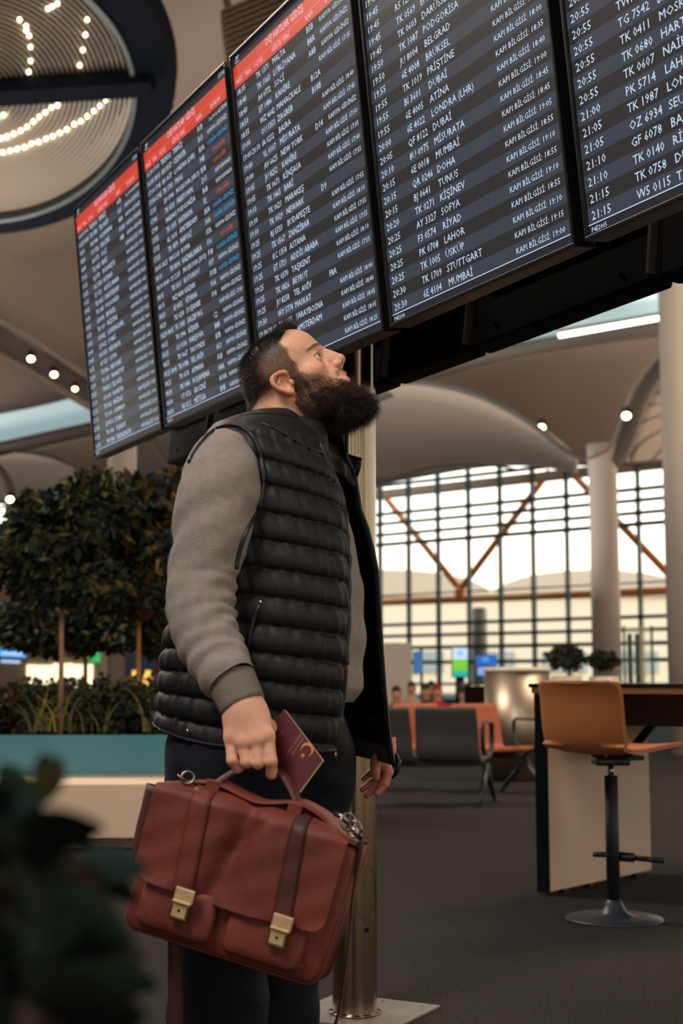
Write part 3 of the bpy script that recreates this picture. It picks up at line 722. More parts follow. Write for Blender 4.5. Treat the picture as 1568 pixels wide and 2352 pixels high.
# ================================================================ HIGH TABLE
A_ = F(1248, 2057); B_ = F(1482, 2006); A_.z = B_.z = 0
tu = (B_ - A_).normalized(); tv = Vector((tu.y, -tu.x, 0)); tlen = (B_ - A_).length
tab = empty('high_table', A_, 0, 'long high table with a light end panel edged in black, behind the tan stool', 'table')
Rt = Matrix((tu, -tv, Vector((0, 0, 1)))).transposed()
def tb_box(name, u0, u1, v0, v1, z0, z1, m, bev=.003):
    c_ = A_ + tu * ((u0 + u1) / 2) + tv * ((v0 + v1) / 2); c_.z = (z0 + z1) / 2
    return MB().box(c_, (u1 - u0, v1 - v0, z1 - z0), Rt, bev).build(name, m, tab)
M_pan = mat('pale_laminate', (196, 170, 148), .5, noise=.04, nscale=3)
tb_box('side_panel', 0.002, tlen, .004, .036, .02, .955, M_pan)
tb_box('panel_edge', -.003, .001, -.034, .037, .012, .955, M_black, .001)
tb_box('panel_back', 0.001, tlen, -.034, .003, .02, .955, M_black, .001)
tb_box('table_top', -.06, 2.3, -.03, .96, .972, .992, M_black, .004)
tb_box('wood_edge', -.05, 2.28, -.02, .95, .945, .972, mat('light_wood_edge', (176, 140, 108), .5, noise=.08, nscale=5))
tb_box('apron', .02, 2.2, .06, .9, .80, .944, M_blackm)
for k in range(4): tb_box('foot', .12 + k * .24, .17 + k * .24, .008, .04, 0, .02, M_black, .001)
# angled arm that carries the top
a0 = P(1362, 1732, 6.95); a1 = P(1436, 1732, 7.0); a2 = P(1505, 1654, 7.1); a3 = P(1600, 1654, 7.2)
MB().tube([a0, a1, P(1450, 1724, 7.02), a2, a3], .026, 6, flat=(1, .8)).build('support_arm', M_black, tab)

# ================================================================ WAITING SEATS
M_seat = mat('dark_grey_seat', (58, 58, 62), .6, bump=.05, bscale=100); M_oseat = mat('orange_seat', (172, 88, 54), .5); M_frame = mat('seat_frame_metal', (42, 50, 54), .4, .5)
def shell(name, c, fw, w_, m, parent, hb=.415, ds=.46):
    sd = Vector((fw.y, -fw.x, 0)); pr = cr_spline([(ds * .5, 0, .40), (ds * .1, 0, .385), (-ds * .35, 0, .375), (-ds * .5, 0, .43), (-ds * .56, 0, .6), (-ds * .68, 0, .38 + hb)], 22)
    V_ = []
    for i, p in enumerate(pr):
        for j in range(7):
            v = j / 3 - 1; t = i / 21; hw = w_ / 2 * (1 - .10 * max(0, t - .5) * 2 * .6)
            V_.append(tuple(c + fw * (p[0] + .02 * v * v) + sd * hw * v + Vector((0, 0, p[2]))))
    fs = [(i * 7 + j, i * 7 + j + 1, (i + 1) * 7 + j + 1, (i + 1) * 7 + j) for i in range(21) for j in range(6)]
    o = meshobj(name, V_, fs, m, parent, True); s = o.modifiers.new('t', 'SOLIDIFY'); s.thickness = .045; s.offset = 0; s = o.modifiers.new('b', 'BEVEL'); s.width = .012; s.segments = 2
    return o
def bench(px, py, dirn, fw, n, cols, label, step=.56):
    base = F(px, py); base.z = 0; dirn = Vector(dirn).normalized(); fw = Vector(fw).normalized()
    t = empty('seat_row', base, 0, label, 'seat')
    for k in range(n): shell('seat', base + dirn * step * (k + .5), fw, step * .985, cols[k % len(cols)], t)
    R = Matrix((dirn, dirn.cross(Vector((0, 0, 1))) * -1, Vector((0, 0, 1)))).transposed()
    MB().box(base + dirn * step * n / 2 + Vector((0, 0, .335)), (step * n, .07, .05), R, .008).build('beam', M_black, t)
    for k in (0, n):
        b = base + dirn * step * k
        for s_ in (1, -1):
            MB().tube([b + Vector((0, 0, .33)), b + fw * .12 * s_ + Vector((0, 0, .18)), b + fw * .31 * s_ + Vector((0, 0, .02))], [.026, .024, .018], 8).build('leg', M_frame, t, True)
            MB().lathe(b + fw * .31 * s_, [(.03, 0), (.03, .012), (.012, .02)], 12).build('foot', M_black, t)
        lp = [b + Vector((0, 0, .34)), b + fw * .20 + Vector((0, 0, .43)), b + fw * .23 + Vector((0, 0, .50)), b + fw * .22 + Vector((0, 0, .64)), b + fw * .18 + Vector((0, 0, .665)),
              b - fw * .10 + Vector((0, 0, .665)), b - fw * .14 + Vector((0, 0, .64)), b - fw * .14 + Vector((0, 0, .47)), b + Vector((0, 0, .34))]
        MB().tube(lp, .014, 8, flat=(1.5, .8)).build('armrest', M_frame, t, True)
    return t
# the near row shows its backs, turned away and to the right
bench(1118, 1848, (-1, -.12, 0), (.30, .95, 0), 2, [M_seat], 'row of dark grey waiting seats seen from behind, right of the man', .545)
bench(1205, 1822, (-1, .30, 0), (.55, -.83, 0), 3, [M_oseat], 'row of orange waiting seats facing forward behind the dark grey row', .56)
bench(1600, 1712, (-1, .1, 0), (.2, -.97, 0), 3, [M_seat], 'distant row of waiting seats seen under the high table', .56)

# ================================================================ STEEL DRUMS, BUSHES, SMALL SCREENS
c_ = P(1187, 1566, 14.8)
dr = empty('steel_drum', (c_.x, c_.y, 0), 0, 'large round brushed steel drum counter with a pale rim, behind the orange seat', 'drum')
MB().lathe((0, 0, 0), [(.335, 0), (.335, 1.10)], 48).build('drum_body', mat('satin_steel', (170, 156, 140), .42, 1., noise=.06, nscale=3), dr, True, local=True)
MB().lathe((0, 0, 0), [(.34, 1.10), (.35, 1.115), (.35, 1.135), (.33, 1.145)], 48).build('rim', mat('pale_rim', (226, 214, 196), .35), dr, True, local=True)
c_ = P(1096, 1566, 19)
o = MB().lathe((c_.x, c_.y, 0), [(.18, 0), (.18, .92), (.20, .93), (.20, .96), (.0, .965)], 28).build('litter_bin', M_steel, smooth=True)
tag(o, 'small steel bin left of the large steel drum', 'bin')
def leafcloud(name, center, rad, n, size, mats, parent, seed=1, kind='stuff', shell_=.55, droop=.3):
    """many small folded leaves scattered through an ellipsoid crown"""
    rng = np.random.default_rng(seed); cen = np.array(center); rad = np.array(rad)
    d = rng.normal(size=(n, 3)); d /= np.linalg.norm(d, axis=1)[:, None]
    r = shell_ + (1 - shell_) * rng.random(n) ** .6
    lump = 1 + .14 * np.sin(d[:, 0] * 5 + seed) * np.cos(d[:, 2] * 6 + seed * 2) + .10 * np.sin(d[:, 1] * 9 + d[:, 2] * 7)
    pos = cen + d * rad * (r * lump)[:, None]
    a = rng.normal(size=(n, 3)) * .8 + d * .9; a[:, 2] -= droop; a /= np.linalg.norm(a, axis=1)[:, None]
    b = np.cross(a, rng.normal(size=(n, 3))); b /= np.linalg.norm(b, axis=1)[:, None]; c = np.cross(a, b)
    L = size * (.6 + .8 * rng.random(n))[:, None]; W = L * .26
    v = np.stack([pos - a * L * .5, pos + b * W - c * W * .25, pos + c * W * .12, pos - b * W - c * W * .25, pos + a * L * .5], 1).reshape(-1, 3)
    i = np.arange(n)[:, None] * 5
    f = np.concatenate([i + [[0, 1, 2]], i + [[0, 2, 3]], i + [[1, 4, 2]], i + [[2, 4, 3]]], 1).reshape(-1, 3)
    mi = np.repeat(rng.choice(len(mats), n, p=None), 4)
    o = meshobj(name, v, f, None, parent, mats=mats, fmat=mi.tolist()); o['kind'] = kind
    return o
LG = [mat('leaf_deep', (28, 38, 28), .7, spec=.25), mat('leaf_green', (42, 54, 31), .7, spec=.25), mat('leaf_olive', (72, 68, 34), .7, spec=.25), mat('leaf_blue_green', (22, 35, 41.66), .65, spec=.25)]
LR = LG + [mat('leaf_rust', (84, 52, 32), .7, spec=.25), mat('leaf_ochre', (94, 76, 38), .7, spec=.25)]
M_pot = mat('cream_pot', (200, 184, 164), .5)
for px, w_, lab in ((1300, 46, 'round dark bush in a pale pot, above the tan stool back'), (1386, 36, 'smaller dark bush in a pale pot before the white column')):
    Y = 15.4 if px < 1350 else 16.1; c_ = P(px, 1530, Y); t = empty('potted_bush', (c_.x, Y, 0), 0, lab, 'plant')
    MB().lathe((0, 0, 0), [(.16, 0), (.17, 1.05), (.15, 1.06)], 24).build('pot', M_pot, t, True, local=True)
    r_ = w_ * Y / 3290
    leafcloud('foliage', (c_.x, Y, 1.14 + r_ * .55), (r_, r_, r_ * .62), 900, .06, LG, t, px)
def flat_sign(name, px0, px1, py0, py1, Y, bands, label, cat='screen', skew=0):
    a, b, c2, d2 = P(px0, py0, Y), P(px1, py0 + skew, Y), P(px1, py1 + skew, Y), P(px0, py1, Y)
    t = empty(name, (a + b + c2 + d2) / 4, 0, label, cat); n_ = Vector((0, .12, 0))
    mb = MB(); mb.add([a - n_ * -.01, b - n_ * -.01, c2 - n_ * -.01, d2 - n_ * -.01, a + n_, b + n_, c2 + n_, d2 + n_], [(0, 1, 2, 3), (7, 6, 5, 4), (0, 4, 5, 1), (1, 5, 6, 2), (2, 6, 7, 3), (3, 7, 4, 0)])
    mb.build('case', M_black, t)
    for (u0, v0, u1, v1, m) in bands:
        f = lambda u, v: a + (b - a) * u + (d2 - a) * v - Vector((0, .012, 0))
        MB().quad(f(u0, v0), f(u1, v0), f(u1, v1), f(u0, v1)).build('picture', m, t)
    return t
g1, g2, g3 = mat('pic_green', (20, 60, 10), .4, emit=(120, 206, 60), es=1.0), mat('pic_pale', (40, 60, 80), .4, emit=(196, 220, 250), es=1.1), mat('pic_teal', (10, 60, 60), .4, emit=(40, 190, 170), es=.9)
b1, b2 = mat('pic_blue', (10, 30, 60), .4, emit=(24, 104, 190), es=1.), mat('pic_light_blue', (40, 60, 80), .4, emit=(120, 170, 240), es=1.)
po_ = onW(1058)
flat_sign('advertising_screen', 1037, 1075, 1486, 1556, 30, [(.04, .03, .96, .40, g2), (.04, .40, .96, .78, g1), (.04, .78, .96, .97, g3), (.35, .12, .65, .32, b2)], 'upright lit screen, green below and pale blue above, on the short post')
flat_sign('blue_monitor', 1092, 1141, 1504, 1530, 28, [(.03, .06, .97, .94, b1), (.3, .2, .6, .6, b2)], 'blue monitor left of the steel drum, the upper of two')
flat_sign('blue_monitor', 1095, 1138, 1531, 1552, 28, [(.03, .06, .5, .94, b2), (.5, .06, .97, .94, b1)], 'lower half-hidden blue monitor left of the steel drum')
flat_sign('banner', 950, 970, 1497, 1550, 30, [(.1, .02, .95, .98, mat('pic_banner', (60, 110, 170), .5, emit=(70, 130, 200), es=.5))], 'narrow blue hanging banner before the window wall', 'banner', -4)
bp_ = P(968, 1566, 30.1); MB().tube([(bp_.x, 30.13, 0), (bp_.x, 30.13, 1.75)], .03, 8).build('stand', M_black, [o for o in C.objects if o.name == 'banner'][0])
for (px0, px1, Y, zt, lab) in ((1025, 1080, 31, 0, 0),):
    c_ = P(1056, 1566, 30.2); tag(MB().lathe((c_.x, c_.y, 0), [(.10, 0), (.10, 1.4), (.04, 1.42), (.04, 1.7)], 14).build('sign_post', M_black, smooth=True), 'thin dark stand under the green and blue screen', 'post')
c_ = P(1117, 1566, 28.15); tag(MB().lathe((c_.x, c_.y, 0), [(.05, 0), (.05, 1.5)], 12).build('sign_post', M_black, smooth=True), 'thin dark stand carrying the two blue monitors', 'post')
o = MB().box((P(903, 1566, 26).x, 26, .85), (.62, .5, 1.7), bev=.02).build('kiosk', M_column); tag(o, 'pale upright kiosk just right of the open vest', 'kiosk')
# glazed lift frame at right
gl = empty('glass_screen_wall', P(1470, 1566, 18), 0, 'glass partition with dark uprights above the high table', 'partition')
M_glass = mat('partition_glass', (225, 235, 230), .02, trans=1.0)
gq = [P(1432, 1440, 18), P(1500, 1440, 18), P(1500, 1590, 18), P(1432, 1590, 18)]
MB().box((gq[0] + gq[2]) / 2, ((gq[1] - gq[0]).length, .012, (gq[0] - gq[3]).length)).build('pane', M_glass, gl)
for px in (1434, 1447, 1464, 1498):
    q = P(px, 1566, 18); MB().box((q.x, 17.97, .95), (.05 if px in (1447, 1464) else .02, .05, 1.3 if px in (1447, 1464) else 1.5)).build('upright', M_mull, gl)
# people waiting beyond the seats: seated figures, grown later by figure()

# ================================================================ PLANTER WITH TREES (left)
M_teal = mat('teal_planter', (66, 124, 138), .28, noise=.06, nscale=2); M_bench = mat('warm_white_bench', (222, 196, 172), .5, noise=.03, nscale=4)
pln = empty('planter', (-2.6, 10.2, 0), 0, 'long curved teal planter on a warm white bench base, left behind the man', 'planter')
def curved_wall(name, pxs, ytop, ybot, Y, z0, z1, depth, m, parent, bulge=0.0):
    n = 24; fr_, bk = [], []
    for i in range(n):
        px = pxs[0] + (pxs[1] - pxs[0]) * i / (n - 1); u = (px - 60) / 600
        yy = Y + bulge * u * u; q = P(px, 1566, yy); fr_.append((q.x, q.y))
    V_ = []
    for (x, y) in fr_: V_ += [(x, y, z0), (x, y, z1), (x, y + depth, z1), (x, y + depth, z0)]
    fs = [(i * 4 + k, i * 4 + (k + 1) % 4, (i + 1) * 4 + (k + 1) % 4, (i + 1) * 4 + k) for i in range(n - 1) for k in range(4)] + [(0, 3, 2, 1), ((n - 1) * 4, (n - 1) * 4 + 1, (n - 1) * 4 + 2, (n - 1) * 4 + 3)]
    return meshobj(name, V_, fs, m, parent)
curved_wall('bench_base', (-500, 720), 0, 0, 8.70, .07, .385, 3.2, M_bench, pln, .10)
curved_wall('plinth', (-500, 715), 0, 0, 8.80, 0, .07, 3.0, mat('plinth_grey', (140, 120, 106), .6), pln, .10)
curved_wall('planter_wall', (-500, 700), 0, 0, 9.35, .385, .655, .04, M_teal, pln, .25)
curved_wall('steel_strip', (-500, 705), 0, 0, 9.33, .385, .400, .03, mat('strip_metal', (150, 150, 144), .3, .8), pln, .25)
so_ = curved_wall('soil', (-500, 700), 0, 0, 9.40, .40, .60, 2.4, mat('soil', (36, 28, 22), .95), pln, .25)
hd = empty('hedge', (-2.4, 10, .6), 0, 'low dark shrubs filling the teal planter', 'shrub')
rng = np.random.default_rng(3)
for k in range(22):
    px = -330 + k * 44 + rng.uniform(-10, 10); Y = 9.75 + rng.uniform(0, 1.1) + .25 * ((px - 60) / 600) ** 2; q = P(px, 1566, Y)
    o = leafcloud('shrub_leaves', (q.x, Y, .74 + rng.uniform(-.02, .08)), (.27, .27, .21 + rng.uniform(0, .05)), 850, .062, LG if k % 3 else LR, hd, 40 + k, shell_=.35, droop=0)
# strap-leaved plants, some green, some yellow
sp_ = empty('strap_plant', P(200, 1620, 9.9), 0, 'spiky yellow-green strap leaves rising behind the planter rim', 'plant')
for k in range(46):
    px = rnd(70, 255) if k < 34 else rnd(330, 372); Y = 9.75 + rnd(0, .35); b = P(px, 1566, Y); b.z = .66
    h = rnd(.22, .50); dx = rnd(-.18, .18); wl = rnd(.006, .010)
    pts = [b + Vector((dx * t * t * 1.4, rnd(-.01, .01), h * (t - .25 * t * t))) for t in np.linspace(0, 1, 6)]
    V_ = []
    for i, p in enumerate(pts): ww = wl * (1 - (i / 5) ** 2) + .0006; V_ += [tuple(p + Vector((-ww, 0, 0))), tuple(p + Vector((0, .004, 0))), tuple(p + Vector((ww, 0, 0)))]
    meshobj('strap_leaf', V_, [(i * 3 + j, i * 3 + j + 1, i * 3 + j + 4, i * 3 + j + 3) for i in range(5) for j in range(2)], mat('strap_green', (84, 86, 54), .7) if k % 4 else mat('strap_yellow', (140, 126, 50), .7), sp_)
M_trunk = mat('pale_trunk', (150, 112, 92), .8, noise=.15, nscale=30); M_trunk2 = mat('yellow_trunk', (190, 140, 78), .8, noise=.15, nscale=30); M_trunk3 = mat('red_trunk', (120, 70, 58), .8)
def tree(px, pyb, pyt, Y, mt, rt, crowns, label, mats, branches=()):
    b = P(px, pyb, Y); t_ = P(px, pyt, Y); b.z = .6 if Y < 11 else b.z
    t = empty('potted_tree', b, 0, label, 'tree')
    MB().tube([b - Vector((0, 0, .03)), (b + t_) / 2 + Vector((.004, 0, 0)), t_ + Vector((0, 0, .25))], [rt, rt * .9, rt * .7], 12).build('trunk', mt, t, True)
    for br in branches: MB().tube([P(*q) for q in br], rt * .6, 8).build('branch', mt, t, True)
    for k, (cx, cy, rx, ry, n) in enumerate(crowns):
        c_ = P(cx, cy, Y + (k % 3 - 1) * .12); s_ = Y / 3290
        leafcloud('foliage', c_, (rx * s_, rx * s_ * .9, ry * s_), n, .105, mats, t, int(px) + k, shell_=.25)
    return t
tree(140, 1640, 1370, 10.0, M_trunk, .020, [(130, 1240, 132, 125, 3200), (215, 1175, 100, 95, 1800), (55, 1290, 70, 95, 1100), (180, 1340, 110, 60, 1200)], 'bushy dark tree with a straight pale trunk, nearest in the teal planter', LG)
tree(317, 1620, 1400, 10.6, M_trunk2, .019, [(330, 1225, 120, 135, 2800), (235, 1150, 85, 70, 1200), (395, 1165, 90, 80, 1300), (300, 1345, 105, 75, 1500), (395, 1340, 80, 100, 1300)], 'bushy tree with rusty leaves on a yellow trunk, beside the man', LR)
tree(362, 1600, 1490, 12.5, M_trunk3, .022, [(350, 1440, 110, 66, 1500)], 'small reddish tree with a forked trunk behind the yellow trunk', LG, [[(362, 1520, 12.5), (345, 1490, 12.5), (328, 1475, 12.5)]])
tree(195, 1600, 1500, 12.8, M_trunk3, .022, [(100, 1435, 120, 72, 2000), (230, 1430, 105, 76, 1700)], 'darker tree with red branching limbs behind the pale trunk', LG, [[(195, 1510, 12.8), (150, 1492, 12.8)], [(195, 1510, 12.8), (225, 1490, 12.8)]])

# ================================================================ SHOPS BEHIND THE TREES
sw = MB().box((-14.5, 42, 1.9), (25, .4, 3.8)); struct('wall_shops', sw, mat('shop_wall', (150, 132, 116), .7))
M_lit = mat('lit_shop_window', (255, 240, 200), .5, emit=(255, 240, 196), es=1.5); M_lit2 = mat('warm_lit_panel', (255, 200, 110), .5, emit=(255, 196, 90), es=1.2)
def shopbox(name, px0, px1, py0, py1, m, label, cat, Y=41.6, d=.1):
    a, c2 = P(px0, py0, Y), P(px1, py1, Y)
    o = MB().box(((a.x + c2.x) / 2, Y, (a.z + c2.z) / 2), (abs(c2.x - a.x), d, abs(a.z - c2.z)), bev=.01).build(name, m)
    return tag(o, label, cat)
shopbox('lit_window', 62, 80, 1527, 1570, M_lit, 'lit shop window farthest left, narrow', 'window', 41.74)
shopbox('lit_window', 84, 118, 1528, 1572, M_lit, 'broad lit shop window left of the pale trunk', 'window', 41.74)
shopbox('lit_window', 122, 165, 1524, 1575, M_lit, 'lit shop window behind the pale trunk', 'window', 41.74)
shopbox('lit_window', 168, 212, 1526, 1580, M_lit, 'lit shop window right of the pale trunk', 'window', 41.74)
shopbox('shop_pillar', 232, 246, 1500, 1590, M_column, 'pale narrow pillar right of the green light', 'pillar', 41.64, .3)
shopbox('shop_panel', 252, 286, 1508, 1590, mat('grey_panel', (150, 140, 134), .6), 'grey wall panel between pale pillar and blue curtain', 'panel', 41.74)
shopbox('blue_curtain', 288, 384, 1502, 1552, mat('blue_screen_cloth', (70, 90, 130), .7), 'blue curtained shop front beside the man', 'curtain', 41.74)
shopbox('warm_lamp_panel', 304, 316, 1540, 1574, M_lit2, 'narrow yellow light left of the yellow trunk', 'light', 41.72)
shopbox('warm_lamp_panel', 330, 346, 1540, 1580, M_lit2, 'yellow light right of the yellow trunk', 'light', 41.72)
bs = flat_sign('blue_sign', -60, 62, 1484, 1507, 41.6, [(.01, .06, .99, .94, mat('blue_sign_face', (0, 60, 110), .4, emit=(0, 140, 214), es=1.1))], 'bright blue shop sign with pale blurred lettering, left edge', 'sign', 6)
m_w = mat('sign_white', (220, 235, 255), .4, emit=(190, 220, 255), es=1.1)
for k in range(7): MB().box(P(6 + k * 8, 1500 + .4 * k, 41.55), (.06, .02, .12)).build('letter', m_w, bs)
for k in range(5): MB().box(P(6 + k * 9, 1519 + .3 * k, 41.7), (.09, .02, .07)).build('picture', m_w, bs)
gs = empty('green_light', P(216, 1506, 41.66), 0, 'green lit leaf-shaped sign between the trunks', 'sign')
MB().add([P(222, 1489, 41.66), P(234, 1507, 41.66), P(230, 1523, 41.66), P(212, 1520, 41.66), P(202, 1512, 41.66)], [(0, 1, 2, 3, 4)])
mb = MB(); pts = [P(222, 1487, 41.66), P(233, 1507, 41.66), P(230, 1522, 41.66), P(212, 1520, 41.66), P(200, 1512, 41.66)]
mb.add(pts + [p + Vector((0, .16, 0)) for p in pts], [(0, 1, 2, 3, 4), (9, 8, 7, 6, 5)] + [(i, i + 5, (i + 1) % 5 + 5, (i + 1) % 5) for i in range(5)]); mb.build('lit_face', mat('green_sign', (10, 90, 50), .4, emit=(40, 176, 90), es=1.1), gs)

# ================================================================ FOREGROUND PLANT (out of focus, left)
fg = empty('foreground_plant', (-.30, .75, 0), 0, 'blurred dark leafy plant close to the lens, lower left', 'plant')
fm = [mat('near_leaf_dark', (13, 21, 16), .8, spec=.15), mat('near_leaf_green', (20, 38, 27), .8, spec=.15), mat('near_leaf_teal', (12, 36, 36), .75, spec=.2), mat('near_leaf_brown', (46, 36, 28), .8, spec=.15), mat('near_leaf_olive', (40, 40, 18), .8, spec=.15)]
NK = .68
def bigleaf(p, d, L, W, m, roll=0.):
    o_ = Vector((0, 0, HC)); p = o_ + (p - o_) * NK; L *= NK; W *= NK
    d = Vector(d).normalized(); s_ = d.cross(Vector((0, 1, .2))).normalized(); u = s_.cross(d).normalized()
    s_, u = s_ * math.cos(roll) + u * math.sin(roll), u * math.cos(roll) - s_ * math.sin(roll)
    V_ = []; n = 7
    for i in range(n):
        t = i / (n - 1); w_ = W * math.sin(math.pi * min(1, t * .92 + .04)) ** .8 * (1 - .25 * t)
        q = p + d * L * t + Vector((0, 0, -.25 * L * t * t)); V_ += [tuple(q + s_ * w_ + u * w_ * .25), tuple(q), tuple(q - s_ * w_ + u * w_ * .25)]
    return meshobj('leaf', V_, [(i * 3 + j, i * 3 + j + 1, i * 3 + j + 4, i * 3 + j + 3) for i in range(n - 1) for j in range(2)], m, fg, True)
for (px, py, Y, ang, L, W, mi) in ((90, 1850, 1.15, 75, .045, .012, 4), (60, 1880, 1.1, 110, .05, .014, 1), (110, 1830, 1.2, 95, .04, .011, 0), (30, 1960, 1.0, 30, .06, .02, 0), (60, 2010, 1.1, 10, .05, .017, 3),
                                (120, 1895, 1.25, -20, .035, .008, 0), (130, 2010, 1.1, -15, .04, .012, 3), (180, 1985, 1.15, 10, .045, .015, 2), (190, 2010, 1.2, -12, .04, .013, 1),
                                (100, 2080, 1.05, -50, .05, .013, 2), (80, 2060, 1.0, -10, .06, .016, 1), (130, 2110, 1.1, -70, .04, .012, 2), (60, 2190, 1.0, 15, .06, .018, 0), (140, 2200, 1.1, -20, .045, .014, 4),
                                (180, 2240, 1.1, 5, .05, .015, 1), (230, 2210, 1.2, 25, .035, .011, 3), (150, 2290, 1.0, -35, .055, .016, 2), (60, 2300, .95, 10, .07, .02, 0), (210, 2320, 1.1, -10, .03, .012, 3)):
    a = math.radians(ang); bigleaf(P(px, py, Y), (math.cos(a), rnd(-.2, .2), math.sin(a)), L * 1.2, W * 1.25, fm[mi], rnd(-.6, .6))
for k in range(150):
    u = rnd(0, 1); py = 1880 + 520 * u; px = rnd(-120, 30 + 150 * u ** .8); a = rnd(-1.6, 2.2)
    bigleaf(P(px, py, rnd(.95, 1.35)), (math.cos(a), rnd(-.5, .5), math.sin(a)), rnd(.035, .06), rnd(.011, .018), fm[random.choice((0, 0, 0, 1, 2, 3, 4))], rnd(-1, 1))
for (x, y_) in ((-.27, .75), (-.23, .82), (-.31, .70), (-.20, .78)):
    MB().tube([(x, y_, .2), (x + .01, y_, .5), (x + rnd(-.02, .02), y_ + .02, .86 + rnd(-.03, .03))], [.010, .008, .004], 8).build('stem', mat('near_stem', (54, 44, 30), .7), fg, True)
pt = MB().lathe((-.27, .76, 0), [(.15, 0), (.19, .34), (.17, .34), (.16, .30)], 32).build('pot', mat('dark_pot', (40, 42, 46), .5), fg, True)
# ================================================================ FIGURE TOOLS: distance fields meshed by surface nets
class Vol:
    def __init__(s, lo, hi, h):
        s.lo = np.array(lo, float); s.h = h; s.n = np.ceil((np.array(hi) - s.lo) / h).astype(int) + 1
        g = [(s.lo[i] + h * np.arange(s.n[i])).astype(np.float32) for i in range(3)]
        s.X, s.Y, s.Z = np.meshgrid(*g, indexing='ij', sparse=True); s.d = np.full(tuple(s.n), 9., np.float32)
    def _u(s, d, k):
        if k <= 0: s.d = np.minimum(s.d, d); return
        h_ = np.maximum(k - np.abs(s.d - d), 0) / k; s.d = np.minimum(s.d, d) - h_ * h_ * k * .25
    def _s(s, d, k):
        h_ = np.maximum(k - np.abs(s.d + d), 0) / k if k > 0 else 0
        s.d = np.maximum(s.d, -d) + (h_ * h_ * k * .25 if k > 0 else 0)
    def ell(s, c, r, k=.01, R=None, cut=False):
        px, py, pz = s.X - c[0], s.Y - c[1], s.Z - c[2]
        if R is not None:
            R = np.array(R); px, py, pz = (R[0, 0] * px + R[1, 0] * py + R[2, 0] * pz, R[0, 1] * px + R[1, 1] * py + R[2, 1] * pz, R[0, 2] * px + R[1, 2] * py + R[2, 2] * pz)
        k0 = np.sqrt((px / r[0]) ** 2 + (py / r[1]) ** 2 + (pz / r[2]) ** 2)
        k1 = np.sqrt((px / r[0] ** 2) ** 2 + (py / r[1] ** 2) ** 2 + (pz / r[2] ** 2) ** 2) + 1e-9
        d = k0 * (k0 - 1) / k1; (s._s if cut else s._u)(d.astype(np.float32), k)
    def cone(s, a, b, ra, rb, k=.01, cut=False):
        a, b = np.array(a, float), np.array(b, float); ab = b - a; L2 = ab @ ab + 1e-12
        px, py, pz = s.X - a[0], s.Y - a[1], s.Z - a[2]
        t = np.clip((px * ab[0] + py * ab[1] + pz * ab[2]) / L2, 0, 1)
        d = np.sqrt((px - t * ab[0]) ** 2 + (py - t * ab[1]) ** 2 + (pz - t * ab[2]) ** 2) - (ra + (rb - ra) * t)
        (s._s if cut else s._u)(d.astype(np.float32), k)
    def chain(s, pts, rs, k=.006):
        for i in range(len(pts) - 1): s.cone(pts[i], pts[i + 1], rs[i], rs[i + 1], k)
    def mesh(s):
        d = s.d; neg = d < 0; nx, ny, nz = d.shape
        cnt = np.zeros((nx - 1, ny - 1, nz - 1), np.int8)
        for i in (0, 1):
            for j in (0, 1):
                for k in (0, 1): cnt += neg[i:nx - 1 + i, j:ny - 1 + j, k:nz - 1 + k]
        act = (cnt > 0) & (cnt < 8); ii = np.argwhere(act); idx = np.full(act.shape, -1, np.int64); idx[act] = np.arange(len(ii))
        acc = np.zeros((len(ii), 3)); num = np.zeros(len(ii))
        for ax in range(3):
            o1, o2 = [a for a in range(3) if a != ax]
            for u in (0, 1):
                for v in (0, 1):
                    q = ii.copy(); q[:, o1] += u; q[:, o2] += v; r = q.copy(); r[:, ax] += 1
                    da = d[q[:, 0], q[:, 1], q[:, 2]]; db = d[r[:, 0], r[:, 1], r[:, 2]]; m = (da < 0) != (db < 0)
                    t = da[m] / (da[m] - db[m]); p = q[m].astype(float); p[:, ax] += t; acc[m] += p; num[m] += 1
        V_ = s.lo + acc / num[:, None] * s.h; Fs = []
        for ax in range(3):
            o1, o2 = (ax + 1) % 3, (ax + 2) % 3; sl = [slice(None)] * 3; sl2 = [slice(None)] * 3
            sl[ax] = slice(0, -1); sl2[ax] = slice(1, None); A, B = neg[tuple(sl)], neg[tuple(sl2)]
            e = np.argwhere(A != B); e = e[(e[:, o1] > 0) & (e[:, o2] > 0) & (e[:, o1] < d.shape[o1] - 1) & (e[:, o2] < d.shape[o2] - 1)]
            fl = A[e[:, 0], e[:, 1], e[:, 2]]; c = []
            for u, v in ((0, 0), (1, 0), (1, 1), (0, 1)):
                q = e.copy(); q[:, o1] -= u; q[:, o2] -= v; c.append(idx[q[:, 0], q[:, 1], q[:, 2]])
            c = np.stack(c, 1); c[~fl] = c[~fl][:, ::-1]; Fs.append(c)
        return V_, np.concatenate(Fs)
def vnormals(V_, Fq):
    n = np.cross(V_[Fq[:, 2]] - V_[Fq[:, 0]], V_[Fq[:, 3]] - V_[Fq[:, 1]]); N = np.zeros_like(V_)
    for k in range(4): np.add.at(N, Fq[:, k], n)
    return N / (np.linalg.norm(N, axis=1)[:, None] + 1e-12)
def colored(o, cols, name='tint'):
    at = o.data.color_attributes.new(name, 'FLOAT_COLOR', 'POINT')
    at.data.foreach_set('color', np.hstack([cols, np.ones((len(cols), 1))]).astype(np.float32).ravel())
def vcol_mat(name, rough=.5, sss=0., bump=0., bscale=400., spec=.4):
    m = mat(name, (128, 128, 128), rough, spec=spec, sss=sss, bump=bump, bscale=bscale)
    t = m.node_tree; a = t.nodes.new('ShaderNodeVertexColor'); a.layer_name = 'tint'
    t.links.new(a.outputs[0], t.nodes['Principled BSDF'].inputs['Base Color']); return m
